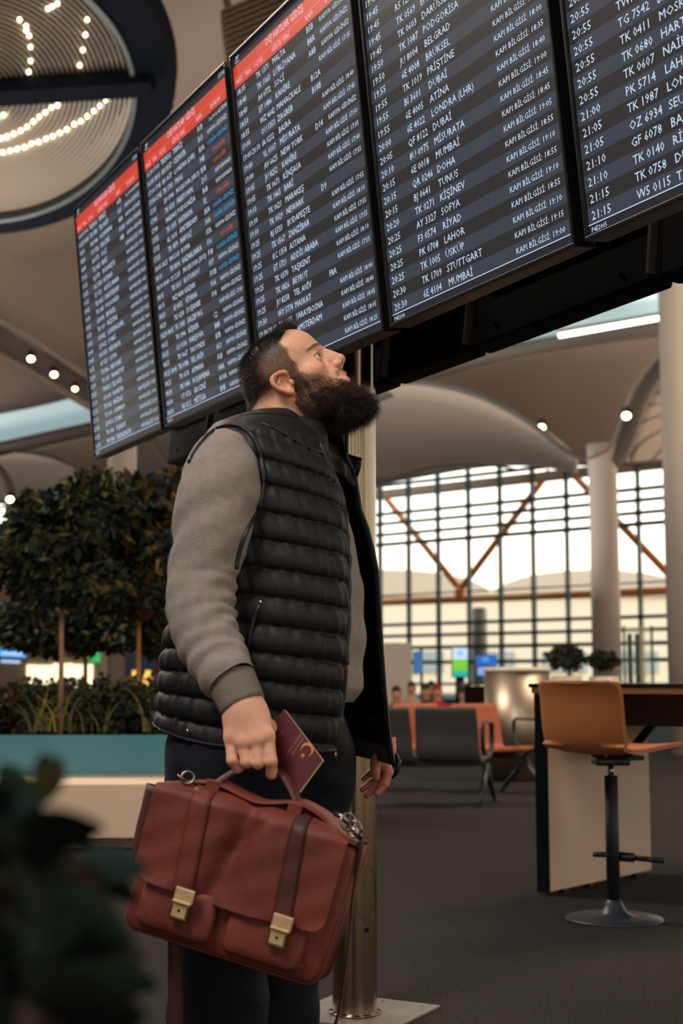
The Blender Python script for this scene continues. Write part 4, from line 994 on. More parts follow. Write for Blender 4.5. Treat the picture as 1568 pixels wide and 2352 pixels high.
def strands(name, root, nrm, dirs, L, rad, mats, parent, seg=3, curl=.15, seed=0, mi=None):
    rng = np.random.default_rng(seed); n = len(root); pts = [root]; d = dirs.copy(); p = root.copy()
    for i in range(seg):
        p = p + d * (L / seg)[:, None]; pts.append(p); d = d + rng.normal(size=(n, 3)) * curl; d /= np.linalg.norm(d, axis=1)[:, None]
    a = np.cross(dirs, rng.normal(size=(n, 3))); a /= np.linalg.norm(a, axis=1)[:, None] + 1e-9; b = np.cross(dirs, a)
    rings = []
    for i, q in enumerate(pts):
        r = rad * (1 - .8 * i / seg)
        for k in range(3):
            t = 2 * math.pi * k / 3; rings.append(q + (a * math.cos(t) + b * math.sin(t)) * r)
    V_ = np.stack(rings, 1).reshape(-1, 3); base = np.arange(n)[:, None] * (3 * (seg + 1)); fs = []
    for i in range(seg):
        for k in range(3): fs.append(base + [[i * 3 + k, i * 3 + (k + 1) % 3, (i + 1) * 3 + (k + 1) % 3, (i + 1) * 3 + k]])
    Fq = np.stack(fs, 1).reshape(-1, 4); fm = np.repeat(mi, seg * 3).tolist() if mi is not None else None
    o = meshobj(name, V_, Fq, None, parent, True, mats=mats, fmat=fm); o['kind'] = 'stuff'; return o

# ================================================================ THE MAN
foot = P(610, 1566, 2.80)
man = empty('person', (foot.x, 2.80, 0), 0, 'bearded man in black quilted vest and grey sweater looking up, bag in hand', 'person')
M_skin = vcol_mat('skin', .48, sss=.12, bump=.06, bscale=500)
SK = np.array(lin((220, 168, 144))); 
# ---- head, in its own frame: x to the face, y to his left (away from us), z up
HP = math.radians(35); HY = math.radians(-8)
hx = Vector((math.cos(HP) * math.cos(HY), math.sin(HY), math.sin(HP))).normalized()
hy = Vector((0, 1, 0)); hy = (hy - hx * hy.dot(hx)).normalized(); hz = hx.cross(hy)
HO = P(661, 888, 2.85); HR = np.array(Matrix((hx, hy, hz)).transposed())     # columns are the axes
def Hw(p): return HO + Vector(HR @ np.array(p))
v = Vol((-.125, -.105, -.155), (.135, .105, .135), .0018)
v.ell((.004, 0, .040), (.077, .074, .065), .02)
v.ell((.046, 0, .045), (.053, .061, .049), .03)
v.ell((-.010, 0, .018), (.063, .069, .058), .03)
v.ell((.042, 0, -.028), (.050, .055, .062), .03)
for s_ in (-1, 1):
    v.cone((-.002, s_ * .050, -.045), (.070, s_ * .020, -.090), .017, .016, .03)
    v.ell((.058, s_ * .044, -.014), (.026, .020, .018), .02)
    v.cone((.080, s_ * .036, .020), (.094, s_ * .010, .024), .008, .009, .016)
v.ell((.084, 0, -.090), (.016, .020, .016), .02)
v.ell((.083, 0, -.044), (.023, .028, .026), .02)
for s_ in (-1, 1): v.ell((.100, s_ * .033, .005), (.020, .019, .014), .012, cut=True)
# nose
v.cone((.095, 0, .014), (.1190, 0, -.0165), .0055, .0082, .012)
v.ell((.098, 0, -.010), (.019, .015, .024), .015); v.ell((.1190, 0, -.0190), (.0090, .0098, .0080), .008)
for s_ in (-1, 1):
    v.ell((.1085, s_ * .0125, -.0250), (.0095, .0068, .0072), .005)
v.cone((.113, 0, -.026), (.105, 0, -.036), .0045, .0045, .008)
for s_ in (-1, 1): v.ell((.1125, s_ * .0088, -.0280), (.0056, .0046, .0042), .002, cut=True); v.cone((.0990, s_ * .0185, -.014), (.1000, s_ * .0185, -.030), .0022, .0022, .004, cut=True)
# lips
for z_, r_, x_ in ((-.0480, .0046, .1070), (-.0600, .0058, .1050)):
    v.chain([(.092, -.023, -.054), (x_ - .002, -.011, z_), (x_, 0, z_ + .0005), (x_ - .002, .011, z_), (.092, .023, -.054)], [.002, r_, r_, r_, .002], .006)
v.chain([(.094, -.021, -.0572), (.1085, -.008, -.0572), (.1085, .008, -.0572), (.094, .021, -.0572)], [.0012] * 4, .0) if False else None
v.cone((.1125, -.018, -.0540), (.1125, .018, -.0540), .0022, .0022, .003, cut=True)
# eyelids over the ball, with the opening
for s_ in (-1, 1):
    v.ell((.0785, s_ * .0335, .0070), (.0150, .0160, .0140), .004)
    v.ell((.0915, s_ * .0365, .0078), (.0150, .0135, .0054), .0015, cut=True)
# near ear and far ear
for s_ in (-1, 1):
    ex, ez = .004, -.009
    E_ = [(.0150, .0120, .071), (.0150, .0210, .077), (.0010, .0295, .083), (-.0150, .0285, .088), (-.0225, .0155, .090), (-.0195, -.0005, .087), (-.0100, -.0140, .081), (-.0010, -.0225, .077)]
    E_ = [(x * .9 + ex, s_ * y, z * .88 + ez) for x, z, y in E_]
    E_ = cr_spline(E_, 22); v.chain(list(E_), list(np.interp(np.linspace(0, 7, 22), range(8), [.0034, .0036, .0038, .0040, .0040, .0040, .0048, .0066])), .004)
    v.ell((-.003 + ex, s_ * .072, .004 + ez), (.019, .006, .024), .006)
    v.chain([(-.004 + ex, s_ * .080, .018 + ez), (-.011 + ex, s_ * .083, .010 + ez), (-.010 + ex, s_ * .081, -.003 + ez), (-.001 + ex, s_ * .078, -.012 + ez)], [.0026, .003, .003, .003], .003)
    v.ell((.0015 + ex, s_ * .082, .001 + ez), (.0085, .0065, .0100), .004, cut=True)
    v.ell((.0115 + ex, s_ * .074, -.003 + ez), (.0045, .0050, .0055), .004)
# neck
nb = np.linalg.inv(HR) @ (np.array(P(655, 1030, 2.86)) - np.array(HO)); nb2 = np.linalg.inv(HR) @ (np.array(P(656, 968, 2.86)) - np.array(HO))
v.cone((-.018, 0, -.010), tuple(nb2), .054, .062, .03); v.cone((.03, 0, -.06), tuple(nb2), .030, .058, .03)
v.cone(tuple(nb2), tuple(nb), .063, .070, .03)
Vh, Fh = v.mesh()
# tint by region (own colours of skin, cropped hair, lips)
x, y, z = Vh.T; ay = np.abs(y)
rg = np.random.default_rng(5)
def sm(a, b, t): t = np.clip((t - a) / (b - a), 0, 1); return t * t * (3 - 2 * t)
col = np.tile(SK, (len(Vh), 1)) * (1 + .05 * np.sin(x * 240 + z * 190)[:, None] * np.sin(y * 210)[:, None])
def mix(c, m): 
    global col
    col = col * (1 - m[:, None]) + np.array(c)[None] * m[:, None]
front = .048 + .018 * sm(.036, .010, ay) * sm(.05, .07, z) + .003 * np.sin(z * 160) + .012 * sm(.060, .090, z) - .020 * sm(.02, .0, np.abs(z - .055)) * 0
hairm = sm(0, .012, front - x) * sm(-.006, .008, z + .004 * np.cos(x * 60) - .002 + .05 * sm(.0, .035, x) * 0)
hairm = hairm * np.where(x > -.012, sm(.004, .020, z + .010 * 0), 1)
side = sm(.032, .036, front * 0 + .05 - 0 * x) * 0
burn = sm(.044, .034, x) * sm(.006, .014, x) * sm(-.055, -.035, z) * sm(.05, .02, z) * sm(.045, .055, ay)
hairm = np.clip(hairm + burn, 0, 1)
fade = .75 + .25 * np.clip(sm(.035, .072, z) + sm(-.012, -.045, x), 0, 1)
onear = (ay > .0765) & (x > -.035) & (x < .02) & (z < .02) & (z > -.045)
hairm[onear] = 0
mix(lin((38, 28, 24)), hairm * fade)
mix(lin((184, 104, 90)), .55 * sm(.094, .099, x) * sm(-.068, -.064, z) * sm(-.043, -.047, z) * sm(.020, .014, ay))
mix(lin((206, 118, 92)), .40 * onear.astype(float))
mix(lin((190, 116, 96)), .35 * sm(.100, .112, x) * sm(-.040, -.032, z) * sm(-.012, -.02, z))
eo = ((x - .0915) / .015) ** 2 + ((ay - .0365) / .0135) ** 2 + ((z - .0078) / .0054) ** 2
mix(lin((58, 38, 32)), .75 * sm(2.3, 1.2, eo) * sm(.006, .010, z))
must = sm(.084, .092, x) * sm(-.048, -.045, z) * sm(-.031, -.037, z) * sm(.032, .02, ay) * sm(.003, .008, ay)
mix(lin((104, 68, 54)), .35 * must)
# eyebrows
brow = sm(.0048, .0022, np.abs(z - (.0305 - .22 * np.maximum(0, ay - .030) - .10 * np.maximum(0, .02 - ay)))) * sm(.010, .014, ay) * sm(.056, .048, ay) * sm(.05, .07, x)
mix(lin((70, 46, 36)), .8 * brow)
headV = Vh @ HR.T + np.array(HO)
NH = vnormals(Vh, Fh)
# ---- the hand on the bag
def W3(px, py, D): return np.array(P(px, py, D))
DH = 2.50
v = Vol(W3(488, 1815, DH - .05), W3(700, 1560, DH + .09), .0016)
kn = [(613, 1692, -.006, .0125), (588, 1700, -.010, .0128), (558, 1706, -.009, .0122), (530, 1696, -.002, .0112)]
for i, (px, py, dd_, r_) in enumerate(kn):
    wpx = 572 - i * 10; v.cone(W3(wpx, 1618, DH + .010), W3(px, py, DH + dd_), .022, r_, .02)
v.ell(W3(570, 1655, DH + .012), (.036, .018, .040), .02)
v.cone(W3(545, 1590, DH + .026), W3(560, 1632, DH + .014), .022, .027, .02)
fing = [[(613, 1692, -.006), (622, 1748, -.012), (624, 1776, .004), (622, 1772, .028)], [(588, 1700, -.010), (592, 1752, -.014), (590, 1752, .010), (588, 1735, .026)],
        [(558, 1706, -.009), (566, 1750, -.013), (566, 1752, .010), (566, 1735, .026)], [(530, 1696, -.002), (533, 1746, -.010), (545, 1764, .002), (556, 1760, .022)]]
rr = [(.0125, .0108, .0102, .009), (.0126, .0106, .010, .009), (.0120, .0102, .0098, .0088), (.0110, .0094, .0088, .008)]
for f_, r_ in zip(fing, rr):
    pts = [W3(a, b, DH + c) for a, b, c in f_]
    w2 = Vol.__new__(Vol); w2.X, w2.Y, w2.Z, w2.d = v.X, v.Y, v.Z, np.full_like(v.d, 9.)
    w2.chain(pts, r_, .004); v._u(w2.d, .0035)
for (px, py, dd_, _), s_ in zip(kn, (1, 1, 1, .8)): v.ell(W3(px, py - 4, DH + dd_ - .001), (.010 * s_, .010, .010), .012)
w2.d = np.full_like(v.d, 9.); w2.chain([W3(590, 1650, DH + .038), W3(626, 1676, DH + .062), W3(650, 1706, DH + .068), W3(662, 1736, DH + .064)], [.017, .0135, .0115, .009], .006); v._u(w2.d, .008)
Vn, Fn = v.mesh(); Nn = vnormals(Vn, Fn)
coln = np.tile(SK, (len(Vn), 1))
kr = np.zeros(len(Vn))
for (px, py, dd_, _) in kn: kr = np.maximum(kr, np.exp(-((Vn - W3(px, py, DH + dd_ - .01)) ** 2).sum(1) / .009 ** 2))
for f_ in fing: kr = np.maximum(kr, .8 * np.exp(-((Vn - W3(f_[1][0], f_[1][1] + 6, DH + f_[1][2] - .008)) ** 2).sum(1) / .008 ** 2))
coln = coln * (1 - .45 * kr[:, None]) + np.array(lin((186, 96, 78))) * .45 * kr[:, None]
# ---- the far hand, relaxed
DF = 3.08
v = Vol(W3(818, 1850, DF - .05), W3(925, 1690, DF + .05), .0016)
v.ell(W3(878, 1732, DF), (.022, .034, .042), .01)
v.cone(W3(880, 1690, DF), W3(880, 1720, DF), .026, .026, .02)
for pts, rs in (([(886, 1748, -.018), (892, 1775, -.020), (884, 1800, -.024), (866, 1822, -.026)], [.0105, .0095, .0088, .0075]),
                ([(882, 1752, -.002), (884, 1780, .000), (866, 1806, .000), (842, 1826, .000)], [.0105, .0095, .0088, .0075]),
                ([(876, 1750, .014), (874, 1776, .018), (856, 1796, .020), (833, 1812, .020)], [.010, .009, .0084, .0072]),
                ([(868, 1745, .026), (864, 1760, .032), (850, 1776, .036), (835, 1788, .038)], [.009, .008, .0074, .0064]),
                ([(872, 1728, -.026), (862, 1752, -.036), (861, 1772, -.038), (863, 1784, -.036)], [.0125, .0110, .0105, .0085])):
    w2 = Vol.__new__(Vol); w2.X, w2.Y, w2.Z, w2.d = v.X, v.Y, v.Z, np.full_like(v.d, 9.)
    w2.chain([W3(a, b, DF + c) for a, b, c in pts], rs, .004); v._u(w2.d, .003)
Vf, Ff = v.mesh(); colf = np.tile(np.array(lin((186, 122, 100))), (len(Vf), 1))
# ---- hidden body under the clothes, so the figure is whole
v = Vol((-.62, 2.45, .05), (.42, 3.2, 1.58), .012)
ctr = lambda py, px=612, D=2.86: W3(px, py, D)
v.cone(ctr(1015, 650), ctr(1150, 610), .06, .12, .04); v.cone(ctr(1150, 600), ctr(1450, 610), .13, .15, .06); v.cone(ctr(1450, 610), ctr(1720, 600), .15, .13, .06)
v.chain([W3(590, 1080, 2.80), W3(520, 1120, 2.68), W3(468, 1365, 2.62), W3(500, 1500, 2.575), W3(552, 1600, 2.53)], [.05, .04, .034, .030, .024], .01)
v.chain([W3(690, 1090, 3.00), W3(725, 1130, 3.12), W3(776, 1400, 3.19), W3(842, 1640, 3.15), W3(874, 1700, 3.09)], [.04, .04, .034, .024, .022], .02)
kn1, kn2 = W3(500, 2330, 2.72), W3(632, 2330, 2.95)
v.chain([W3(524, 1780, 2.76), kn1, np.array([-.235, 2.74, .10])], [.09, .055, .030], .03)
v.chain([W3(680, 1780, 2.93), kn2, np.array([-.05, 2.98, .10])], [.085, .050, .030], .03)
Vb, Fb = v.mesh()
allV = np.vstack([headV, Vn, Vf, Vb]); o1, o2, o3 = len(headV), len(headV) + len(Vn), len(headV) + len(Vn) + len(Vf)
body = meshobj('body', allV, np.vstack([Fh, Fn + o1, Ff + o2, Fb + o3]), M_skin, man, True)
colored(body, np.vstack([col, coln, colf, np.tile(SK, (len(Vb), 1))]))
# ---- eyes
for s_ in (-1, 1):
    c_ = Hw((.0785, s_ * .0335, .0072)); gaze = (Vector(HR @ np.array([1, -.28, .10]))).normalized(); Rg = gaze.to_track_quat('Z', 'Y').to_matrix()
    prof = [(.0001, .01290)] + [(.0129 * math.sin(t), .0129 * math.cos(t)) for t in np.linspace(.08, math.pi - .05, 18)]
    ey = MB().lathe(c_, prof[::-1], 24, Rg).build('eye', mat('eye_white', (206, 196, 186), .15), man, True)
    ir = MB().lathe(c_, [(.0001, .0136), (.0030, .0134), (.0062, .0122)][::-1], 20, Rg, cap=False).build('iris', mat('iris', (70, 66, 60), .1), ey, True)
# ---- hair on the head
Wn = NH @ HR.T
cand = np.where(hairm > .35)[0]; cand = cand[(Vh[cand, 2] > -.05)]
rg = np.random.default_rng(11)
pick = rg.choice(cand, 17000); jit = rg.normal(size=(17000, 3)) * .0009
r0 = Vh[pick] + jit; n0 = NH[pick]; zz, xx, yy = r0[:, 2], r0[:, 0], np.abs(r0[:, 1])
topm = sm(.066, .088, zz) ; quiff = topm * sm(.030, .047, xx)
L = .0030 + .004 * sm(-.01, -.06, xx) + .005 * topm + .018 * quiff
L *= .7 + .6 * rg.random(len(L)); L[(zz < .06) & (xx > -.02)] *= .75
dl = n0 * .8 + np.array([.25, 0, .1]) * topm[:, None] + np.array([1.5, 0, .10]) * quiff[:, None] + np.array([-.35, 0, -.5]) * (1 - topm)[:, None] + rg.normal(size=n0.shape) * .22
dl /= np.linalg.norm(dl, axis=1)[:, None]
M_h1, M_h2 = mat('dark_hair', (30, 22, 19), .45), mat('brown_hair', (62, 44, 34), .5)
hm = ((rg.random(len(L)) < .35) & (zz < .07)).astype(int)
strands('hair', r0 @ HR.T + np.array(HO), None, dl @ HR.T, L, .00028, [M_h1, M_h2], man, 3, .12, 1, hm)
# ---- beard: a dense core and curled strands
v = Vol((-.035, -.085, -.185), (.145, .085, .02), .0025)
for s_ in (-1, 1):
    v.chain([(.016, s_ * .053, -.046), (.048, s_ * .043, -.070), (.080, s_ * .024, -.088)], [.008, .013, .019], .02)
v.ell((.078, 0, -.100), (.034, .038, .028), .02); v.ell((.066, 0, -.114), (.040, .034, .024), .02); v.ell((.097, 0, -.122), (.022, .026, .022), .02)
v.cone((.035, 0, -.088), (.060, 0, -.100), .018, .026, .02)
v.cone((.096, -.012, -.074), (.096, .012, -.074), .007, .007, .01)
Vc, Fc = v.mesh(); nC = vnormals(Vc, Fc)
lum = .006 * np.sin(Vc[:, 0] * 130) * np.sin(Vc[:, 2] * 110 + 1) * np.sin(Vc[:, 1] * 120); Vc2 = Vc + nC * lum[:, None]
M_b1, M_b2 = mat('beard_dark', (30, 20, 17), .5), mat('beard_brown', (78, 46, 32), .5)
bd = meshobj('beard', Vc2 @ HR.T + np.array(HO), Fc, mat('beard_core', (24, 16, 14), .8, bump=.6, bscale=300), man, True)
m = rg.choice(len(Vc), 20000); r0 = Vc2[m]; n0 = nC[m]
low = sm(-.05, -.11, r0[:, 2]); L = (.004 + .016 * low) * (.6 + .8 * rg.random(len(m)))
dl = n0 * .75 + np.array([.10, 0, -.75]) + rg.normal(size=n0.shape) * .35; dl /= np.linalg.norm(dl, axis=1)[:, None]
hm = (rg.random(len(m)) < (.55 - .45 * low)).astype(int)
strands('beard_hair', r0 @ HR.T + np.array(HO), None, dl @ HR.T, L, .00026, [M_b1, M_b2], bd, 4, .32, 2, hm)
# stubble blending the cheek line, moustache and neck
sel = np.where((x > -.005) & (z < -.002) & (z > -.125) & (ay > .012) & (z < .004 - (x - .035) * .95) & (z > -.125) & (~onear))[0]
mus = np.where((must > .3) | (brow > .35))[0]
sel = sel[(x[sel] < .105) & ~((ay[sel] > .069) & (x[sel] < .026) & (z[sel] > -.042))]
m = np.concatenate([rg.choice(sel, 11000), rg.choice(mus, 420)]); r0 = Vh[m] + rg.normal(size=(len(m), 3)) * .0008; n0 = NH[m]
isb = brow[m] > .35
L = (.0040 + .011 * sm(-.01, -.06, r0[:, 2] + .5 * (r0[:, 0] - .035))) * (.6 + .8 * rg.random(len(m))); L[isb] = .004
dl = n0 * .45 + np.array([.25, 0, -.85]) + rg.normal(size=n0.shape) * .25; dl[isb] = n0[isb] * .35 + np.array([-.3, 0, .1]) + np.sign(r0[isb][:, 1:2]) * np.array([[0, .8, 0]]) + rg.normal(size=(isb.sum(), 3)) * .12
dl /= np.linalg.norm(dl, axis=1)[:, None]
strands('stubble', r0 @ HR.T + np.array(HO), None, dl @ HR.T, L, .00022, [M_b2, M_b1], bd, 3, .15, 3, (rg.random(len(m)) < .4).astype(int))

# ================================================================ CLOTHES
def puffmat(name, col, rough, bump=.25):
    m = mat(name, col, rough, bump=bump, bscale=38, spec=.35); return m
M_vest = puffmat('black_nylon', (19, 19, 24), .6)
M_line = mat('vest_lining', (10, 11, 15), .5); M_zip = mat('vest_zip_tape', (16, 18, 26), .5)
M_knit = mat('grey_marl', (140, 133, 128), .95, noise=.10, nscale=60, bump=.35, bscale=420, spec=.1)
M_rib_ = mat('grey_rib_knit', (112, 106, 98), .95, bump=.3, bscale=300, spec=.1)
M_trs = mat('navy_trousers', (13, 16, 27), .85, noise=.15, nscale=30, bump=.1, bscale=90, spec=.2)
YAW = math.radians(18); FW = np.array([math.cos(YAW), -math.sin(YAW)]); RT = np.array([-math.sin(YAW), -math.cos(YAW)])
DB = 2.86
tabS = np.array([(950, 596, 700, .070), (962, 566, 706, .095), (975, 538, 712, .120), (990, 508, 722, .145), (1010, 494, 738, .165), (1031, 480, 748, .176), (1070, 464, 766, .188), (1100, 456, 778, .192), (1200, 434, 804, .205), (1300, 426, 826, .212), (1400, 422, 838, .218), (1500, 412, 838, .220), (1600, 402, 828, .215), (1700, 396, 812, .205), (1760, 396, 806, .20)], float)
def sect(py):
    Lx, Rx, b = [np.interp(py, tabS[:, 0], tabS[:, k]) for k in (1, 2, 3)]
    s_ = DB / 3290; half = (Rx - Lx) / 2 * s_; cx = ((Lx + Rx) / 2 - 784) * s_; a = math.sqrt(max(.03 ** 2, half ** 2 - (math.sin(YAW) * b) ** 2)) / math.cos(YAW)
    return cx, a, b
def tpoint(py, phi, off=0., z=None):
    cx, a, b = sect(py); z = P(784, py, DB).z if z is None else z
    ca, sa = math.cos(phi), math.sin(phi); e = .86
    fa = math.copysign(abs(ca) ** e, ca) * (a + off); fb = math.copysign(abs(sa) ** e, sa) * (b + off)
    return np.array([cx + FW[0] * fa + RT[0] * fb, DB + FW[1] * fa + RT[1] * fb, z])
def pxof(p): return 784 + FP * p[0] / (p[1] * CP + (p[2] - HC) * SP)
def pyof(p): return 1176 - FP * (-p[1] * SP + (p[2] - HC) * CP) / (p[1] * CP + (p[2] - HC) * SP)
# sweater body
rows = np.linspace(996, 1612, 66); n = 96; V_ = []
for i, py in enumerate(rows):
    for j in range(n):
        ph = 2 * math.pi * j / n; w_ = .003 * math.sin(py * .055 + 3 * math.cos(ph)) * (1 if py > 1300 else .4)
        tuck = -.012 * max(0, (py - 1585) / 27); V_.append(tpoint(py, ph, -.004 + w_ + tuck))
fs = [(i * n + j, i * n + (j + 1) % n, (i + 1) * n + (j + 1) % n, (i + 1) * n + j) for i in range(len(rows) - 1) for j in range(n)]
sw_ = meshobj('sweater', np.array(V_), fs, M_knit, man, True); sw_['label'] = 'light grey marl sweater'
# trousers
v = Vol((-.50, 2.45, .03), (.30, 3.25, .98), .007)
v.ell(W3(598, 1700, 2.86), (.178, .19, .14), .05)
v.chain([W3(520, 1760, 2.76), W3(500, 2330, 2.72), np.array([-.235, 2.74, .09])], [.118, .082, .066], .05)
v.chain([W3(688, 1770, 2.93), W3(632, 2330, 2.95), np.array([-.05, 2.98, .09])], [.116, .076, .064], .04)
v.d += (.0022 * np.sin(v.Z * 70 + v.X * 22) * np.sin(v.X * 34 + v.Z * 9)).astype(np.float32)
Vt, Ft = v.mesh(); tr_ = meshobj('trousers', Vt, Ft, M_trs, man, True); tr_['label'] = 'dark navy trousers'
for (ax_, ay_) in ((-.235, 2.74), (-.05, 2.98)):
    v = Vol((ax_ - .13, ay_ - .10, -.01), (ax_ + .25, ay_ + .10, .16), .006)
    v.cone((ax_ - .04, ay_, .045), (ax_ + .17, ay_ - .04, .035), .045, .038, .02); v.cone((ax_, ay_, .05), (ax_, ay_, .12), .046, .044, .03)
    v.d = np.maximum(v.d, (.0 - v.Z)); Vs, Fs_ = v.mesh(); meshobj('shoe', Vs, Fs_, mat('dark_shoe', (22, 20, 20), .4), man, True)
# vest shell with its far flap hanging open
zipx = [(985, 742), (1020, 742), (1040, 745), (1075, 760), (1120, 783), (1160, 796), (1220, 803), (1300, 808), (1400, 808), (1500, 803), (1600, 797), (1700, 781), (1716, 777)]
flpx = [(1040, 800), (1060, 812), (1107, 820), (1160, 828), (1207, 845), (1251, 856), (1307, 867), (1362, 870), (1436, 874), (1487, 878), (1561, 884), (1653, 894), (1709, 903), (1716, 904)]
zx = lambda py: np.interp(py, *np.array(zipx).T); fx_ = lambda py: np.interp(py, *np.array(flpx).T)
stitch_top, pitch = 1022, 59.5
VR = 208; rows = np.linspace(954, 1716, VR); nn, nf = 132, 30
def puff(py):
    u = ((py - stitch_top) / pitch); 
    if py < stitch_top: return .45
    f = u - math.floor(u); return abs(math.sin(math.pi * f)) ** .42
V_ = []; zp = []; fe = []; inner = []
rgv = np.random.default_rng(9); wr = rgv.uniform(0, 6.28, 14)
for i, py in enumerate(rows):
    lo, hi = -1.0, 1.5; tgt = zx(py)
    for _ in range(26):
        md = (lo + hi) / 2
        if pxof(tpoint(py, md, .020)) > tgt: lo = md
        else: hi = md
    ph0 = md; ph1 = math.radians(256); flare = 0
    row = []
    for j in range(nn):
        t = j / (nn - 1); ph = ph0 + (ph1 - ph0) * t
        sag = -(30 + 38 * math.exp(-max(0, py - 1050) / 120)) * (1 - min(1, (ph - ph0) / 1.3)) ** 1.2 + 3 * math.sin(ph * 3 + wr[1])      # seams rise towards the side
        pf = puff(py + sag); wrk = .0022 * math.sin(ph * 31 + wr[int((py + sag - stitch_top) // pitch) % 14] * 3) * (1 - pf * .3) + .0015 * math.sin(ph * 57 + py * .05)
        seamj = 1 - .6 * math.exp(-((ph - 2.05) / .03) ** 2) if py > 1420 else 1
        edge = min(1, t / .035) ** .5
        if py < 1150 and ph > 1.5: pf *= .35
        off = .010 + flare + (.0145 * pf * edge * seamj) + wrk * (1 if py > stitch_top else 0)
        off *= .35 + .65 * min(1, max(0, (py - 950) / 50))
        pyy = py - 62 * float(sm(.9, 3.0, ph) * sm(4.4, 3.4, ph)) * max(0, (py - 1450) / 266) ** 1.3
        p = tpoint(py, ph, off, P(784, pyy, DB).z)
        row.append(p)
    zp.append(row[0]); last = row[-1]; e_ = fx_(py); s_ = 1 if py > 1040 else 0
    De = 2.93 + .03 * max(0, (py - 1300) / 400); E = W3(e_, py, De); z_ = row[-1][2]; E[2] = P(784, py, DB).z if py < 1700 else E[2]
    # keep the free edge on its picture column at the height of the row
    yy = De; zdrop = .040 * max(0, (py - 1400) / 316); E = np.array([(e_ - 784) / FP * (yy * CP + (z_ - HC) * SP), yy, z_ - zdrop])
    Mid = np.array([(last[0] + E[0]) / 2 + .02, max(last[1], E[1]) + .045, z_ - zdrop * .6])
    fl_ = cr_spline([row[-6], last, Mid, E], 91)[30:]
    for j in range(1, nf + 1):
        t = j / nf; p = fl_[int(t * 60)].copy(); pf = puff(py + 6 * math.sin(t * 4)); ed = min(1, (1 - t) / .12) ** .5
        nrm_ = np.array([.35, .9, 0]); nrm_ /= np.linalg.norm(nrm_); p += nrm_ * (.016 * pf * ed); row.append(p)
    fe.append(row[-1]); V_ += row
nc = nn + nf
fs = [(i * nc + j, i * nc + j + 1, (i + 1) * nc + j + 1, (i + 1) * nc + j) for i in range(VR - 1) for j in range(nc - 1)]
vest = meshobj('vest', np.array(V_), fs, None, man, True, mats=[M_vest, M_line]); vest['label'] = 'black quilted sleeveless vest'
s_ = vest.modifiers.new('t', 'SOLIDIFY'); s_.thickness = .006; s_.offset = -1; s_.material_offset = 1; s_.material_offset_rim = 1
MB().tube([Vector(p) + Vector((.001, -.002, 0)) for p in zp[16:]], .0062, 8, flat=(1, 1)).build('zip', M_zip, vest, True)
MB().tube([Vector(p) for p in fe[30:]], .0036, 8).build('zip', M_zip, vest, True)
MB().tube([Vector(zp[-1]) + Vector((.002, -.006, .004)), Vector(zp[-1]) + Vector((.004, -.009, -.018))], [.003, .004], 8).build('zip_pull', mat('brass_pull', (150, 116, 80), .3, 1.), vest, True)
MB().tube([Vector(fe[-1]) + Vector((.004, -.004, .022)), Vector(fe[-1]) + Vector((.010, -.008, .006)), Vector(fe[-1]) + Vector((.005, -.008, -.016)), Vector(fe[-1]) + Vector((-.004, -.006, -.028))], [.003, .006, .005, .002], 8).build('zip_pull', M_zip, vest, True)
hemn = [Vector(V_[(VR - 1) * nc + j]) for j in range(nc)]
MB().tube(hemn, .0032, 6).build('hem_binding', M_vest, vest, True)
# collar: stands round the neck, open in front, far point folded outwards
def collar(ph_a, ph_b, nm):
    V2 = []; kk = 40; hh = 9
    for a_i in range(kk):
        ph = math.radians(ph_a + (ph_b - ph_a) * a_i / (kk - 1)); t = a_i / (kk - 1)
        for h_ in range(hh):
            u = h_ / (hh - 1); c_ = np.array([0, 0, 0.])
            pb_, pt_ = W3(664, 1014, 2.86), W3(670, 960, 2.86); c0 = pb_ + (pt_ - pb_) * u
            ra = .088 - .012 * u; rb = .082 - .008 * u + .002 * math.sin(u * math.pi)
            fr = max(0, math.cos(ph)); c0 = c0 + np.array([0, 0, -.018 * fr * (1 - u) - .018 * fr + .003 * max(0, -math.cos(ph))])
            V2.append(c0 + np.array([FW[0] * math.cos(ph) * ra + RT[0] * math.sin(ph) * rb, FW[1] * math.cos(ph) * ra + RT[1] * math.sin(ph) * rb, 0]))
    f2 = [(i * hh + j, i * hh + j + 1, (i + 1) * hh + j + 1, (i + 1) * hh + j) for i in range(kk - 1) for j in range(hh - 1)]
    o = meshobj(nm, np.array(V2), f2, None, vest, True, mats=[M_vest, M_line]); s_ = o.modifiers.new('t', 'SOLIDIFY'); s_.thickness = .009; s_.offset = 0
    s_ = o.modifiers.new('b', 'BEVEL'); s_.width = .003; s_.segments = 2
    return V2
collar(8, 262, 'collar')
A = [[(742, 1012, 2.90), (746, 1030, 2.885), (752, 1052, 2.885), (766, 1082, 2.885)], [(775, 1030, 2.95), (778, 1046, 2.935), (782, 1066, 2.93), (790, 1098, 2.93)], [(803, 1046, 2.95), (803, 1060, 2.94), (806, 1082, 2.935), (810, 1118, 2.93)], [(829, 1053, 2.93), (827, 1066, 2.93), (822, 1084, 2.93), (821, 1120, 2.93)]]
o = patch('collar_point', A, M_line, 18, 14, .007, vest)
MB().tube([P(803, 1047, 2.945), P(829, 1054, 2.925), P(826, 1072, 2.925), P(820, 1092, 2.925)], .003, 6).build('collar_piping', M_zip, vest, True)
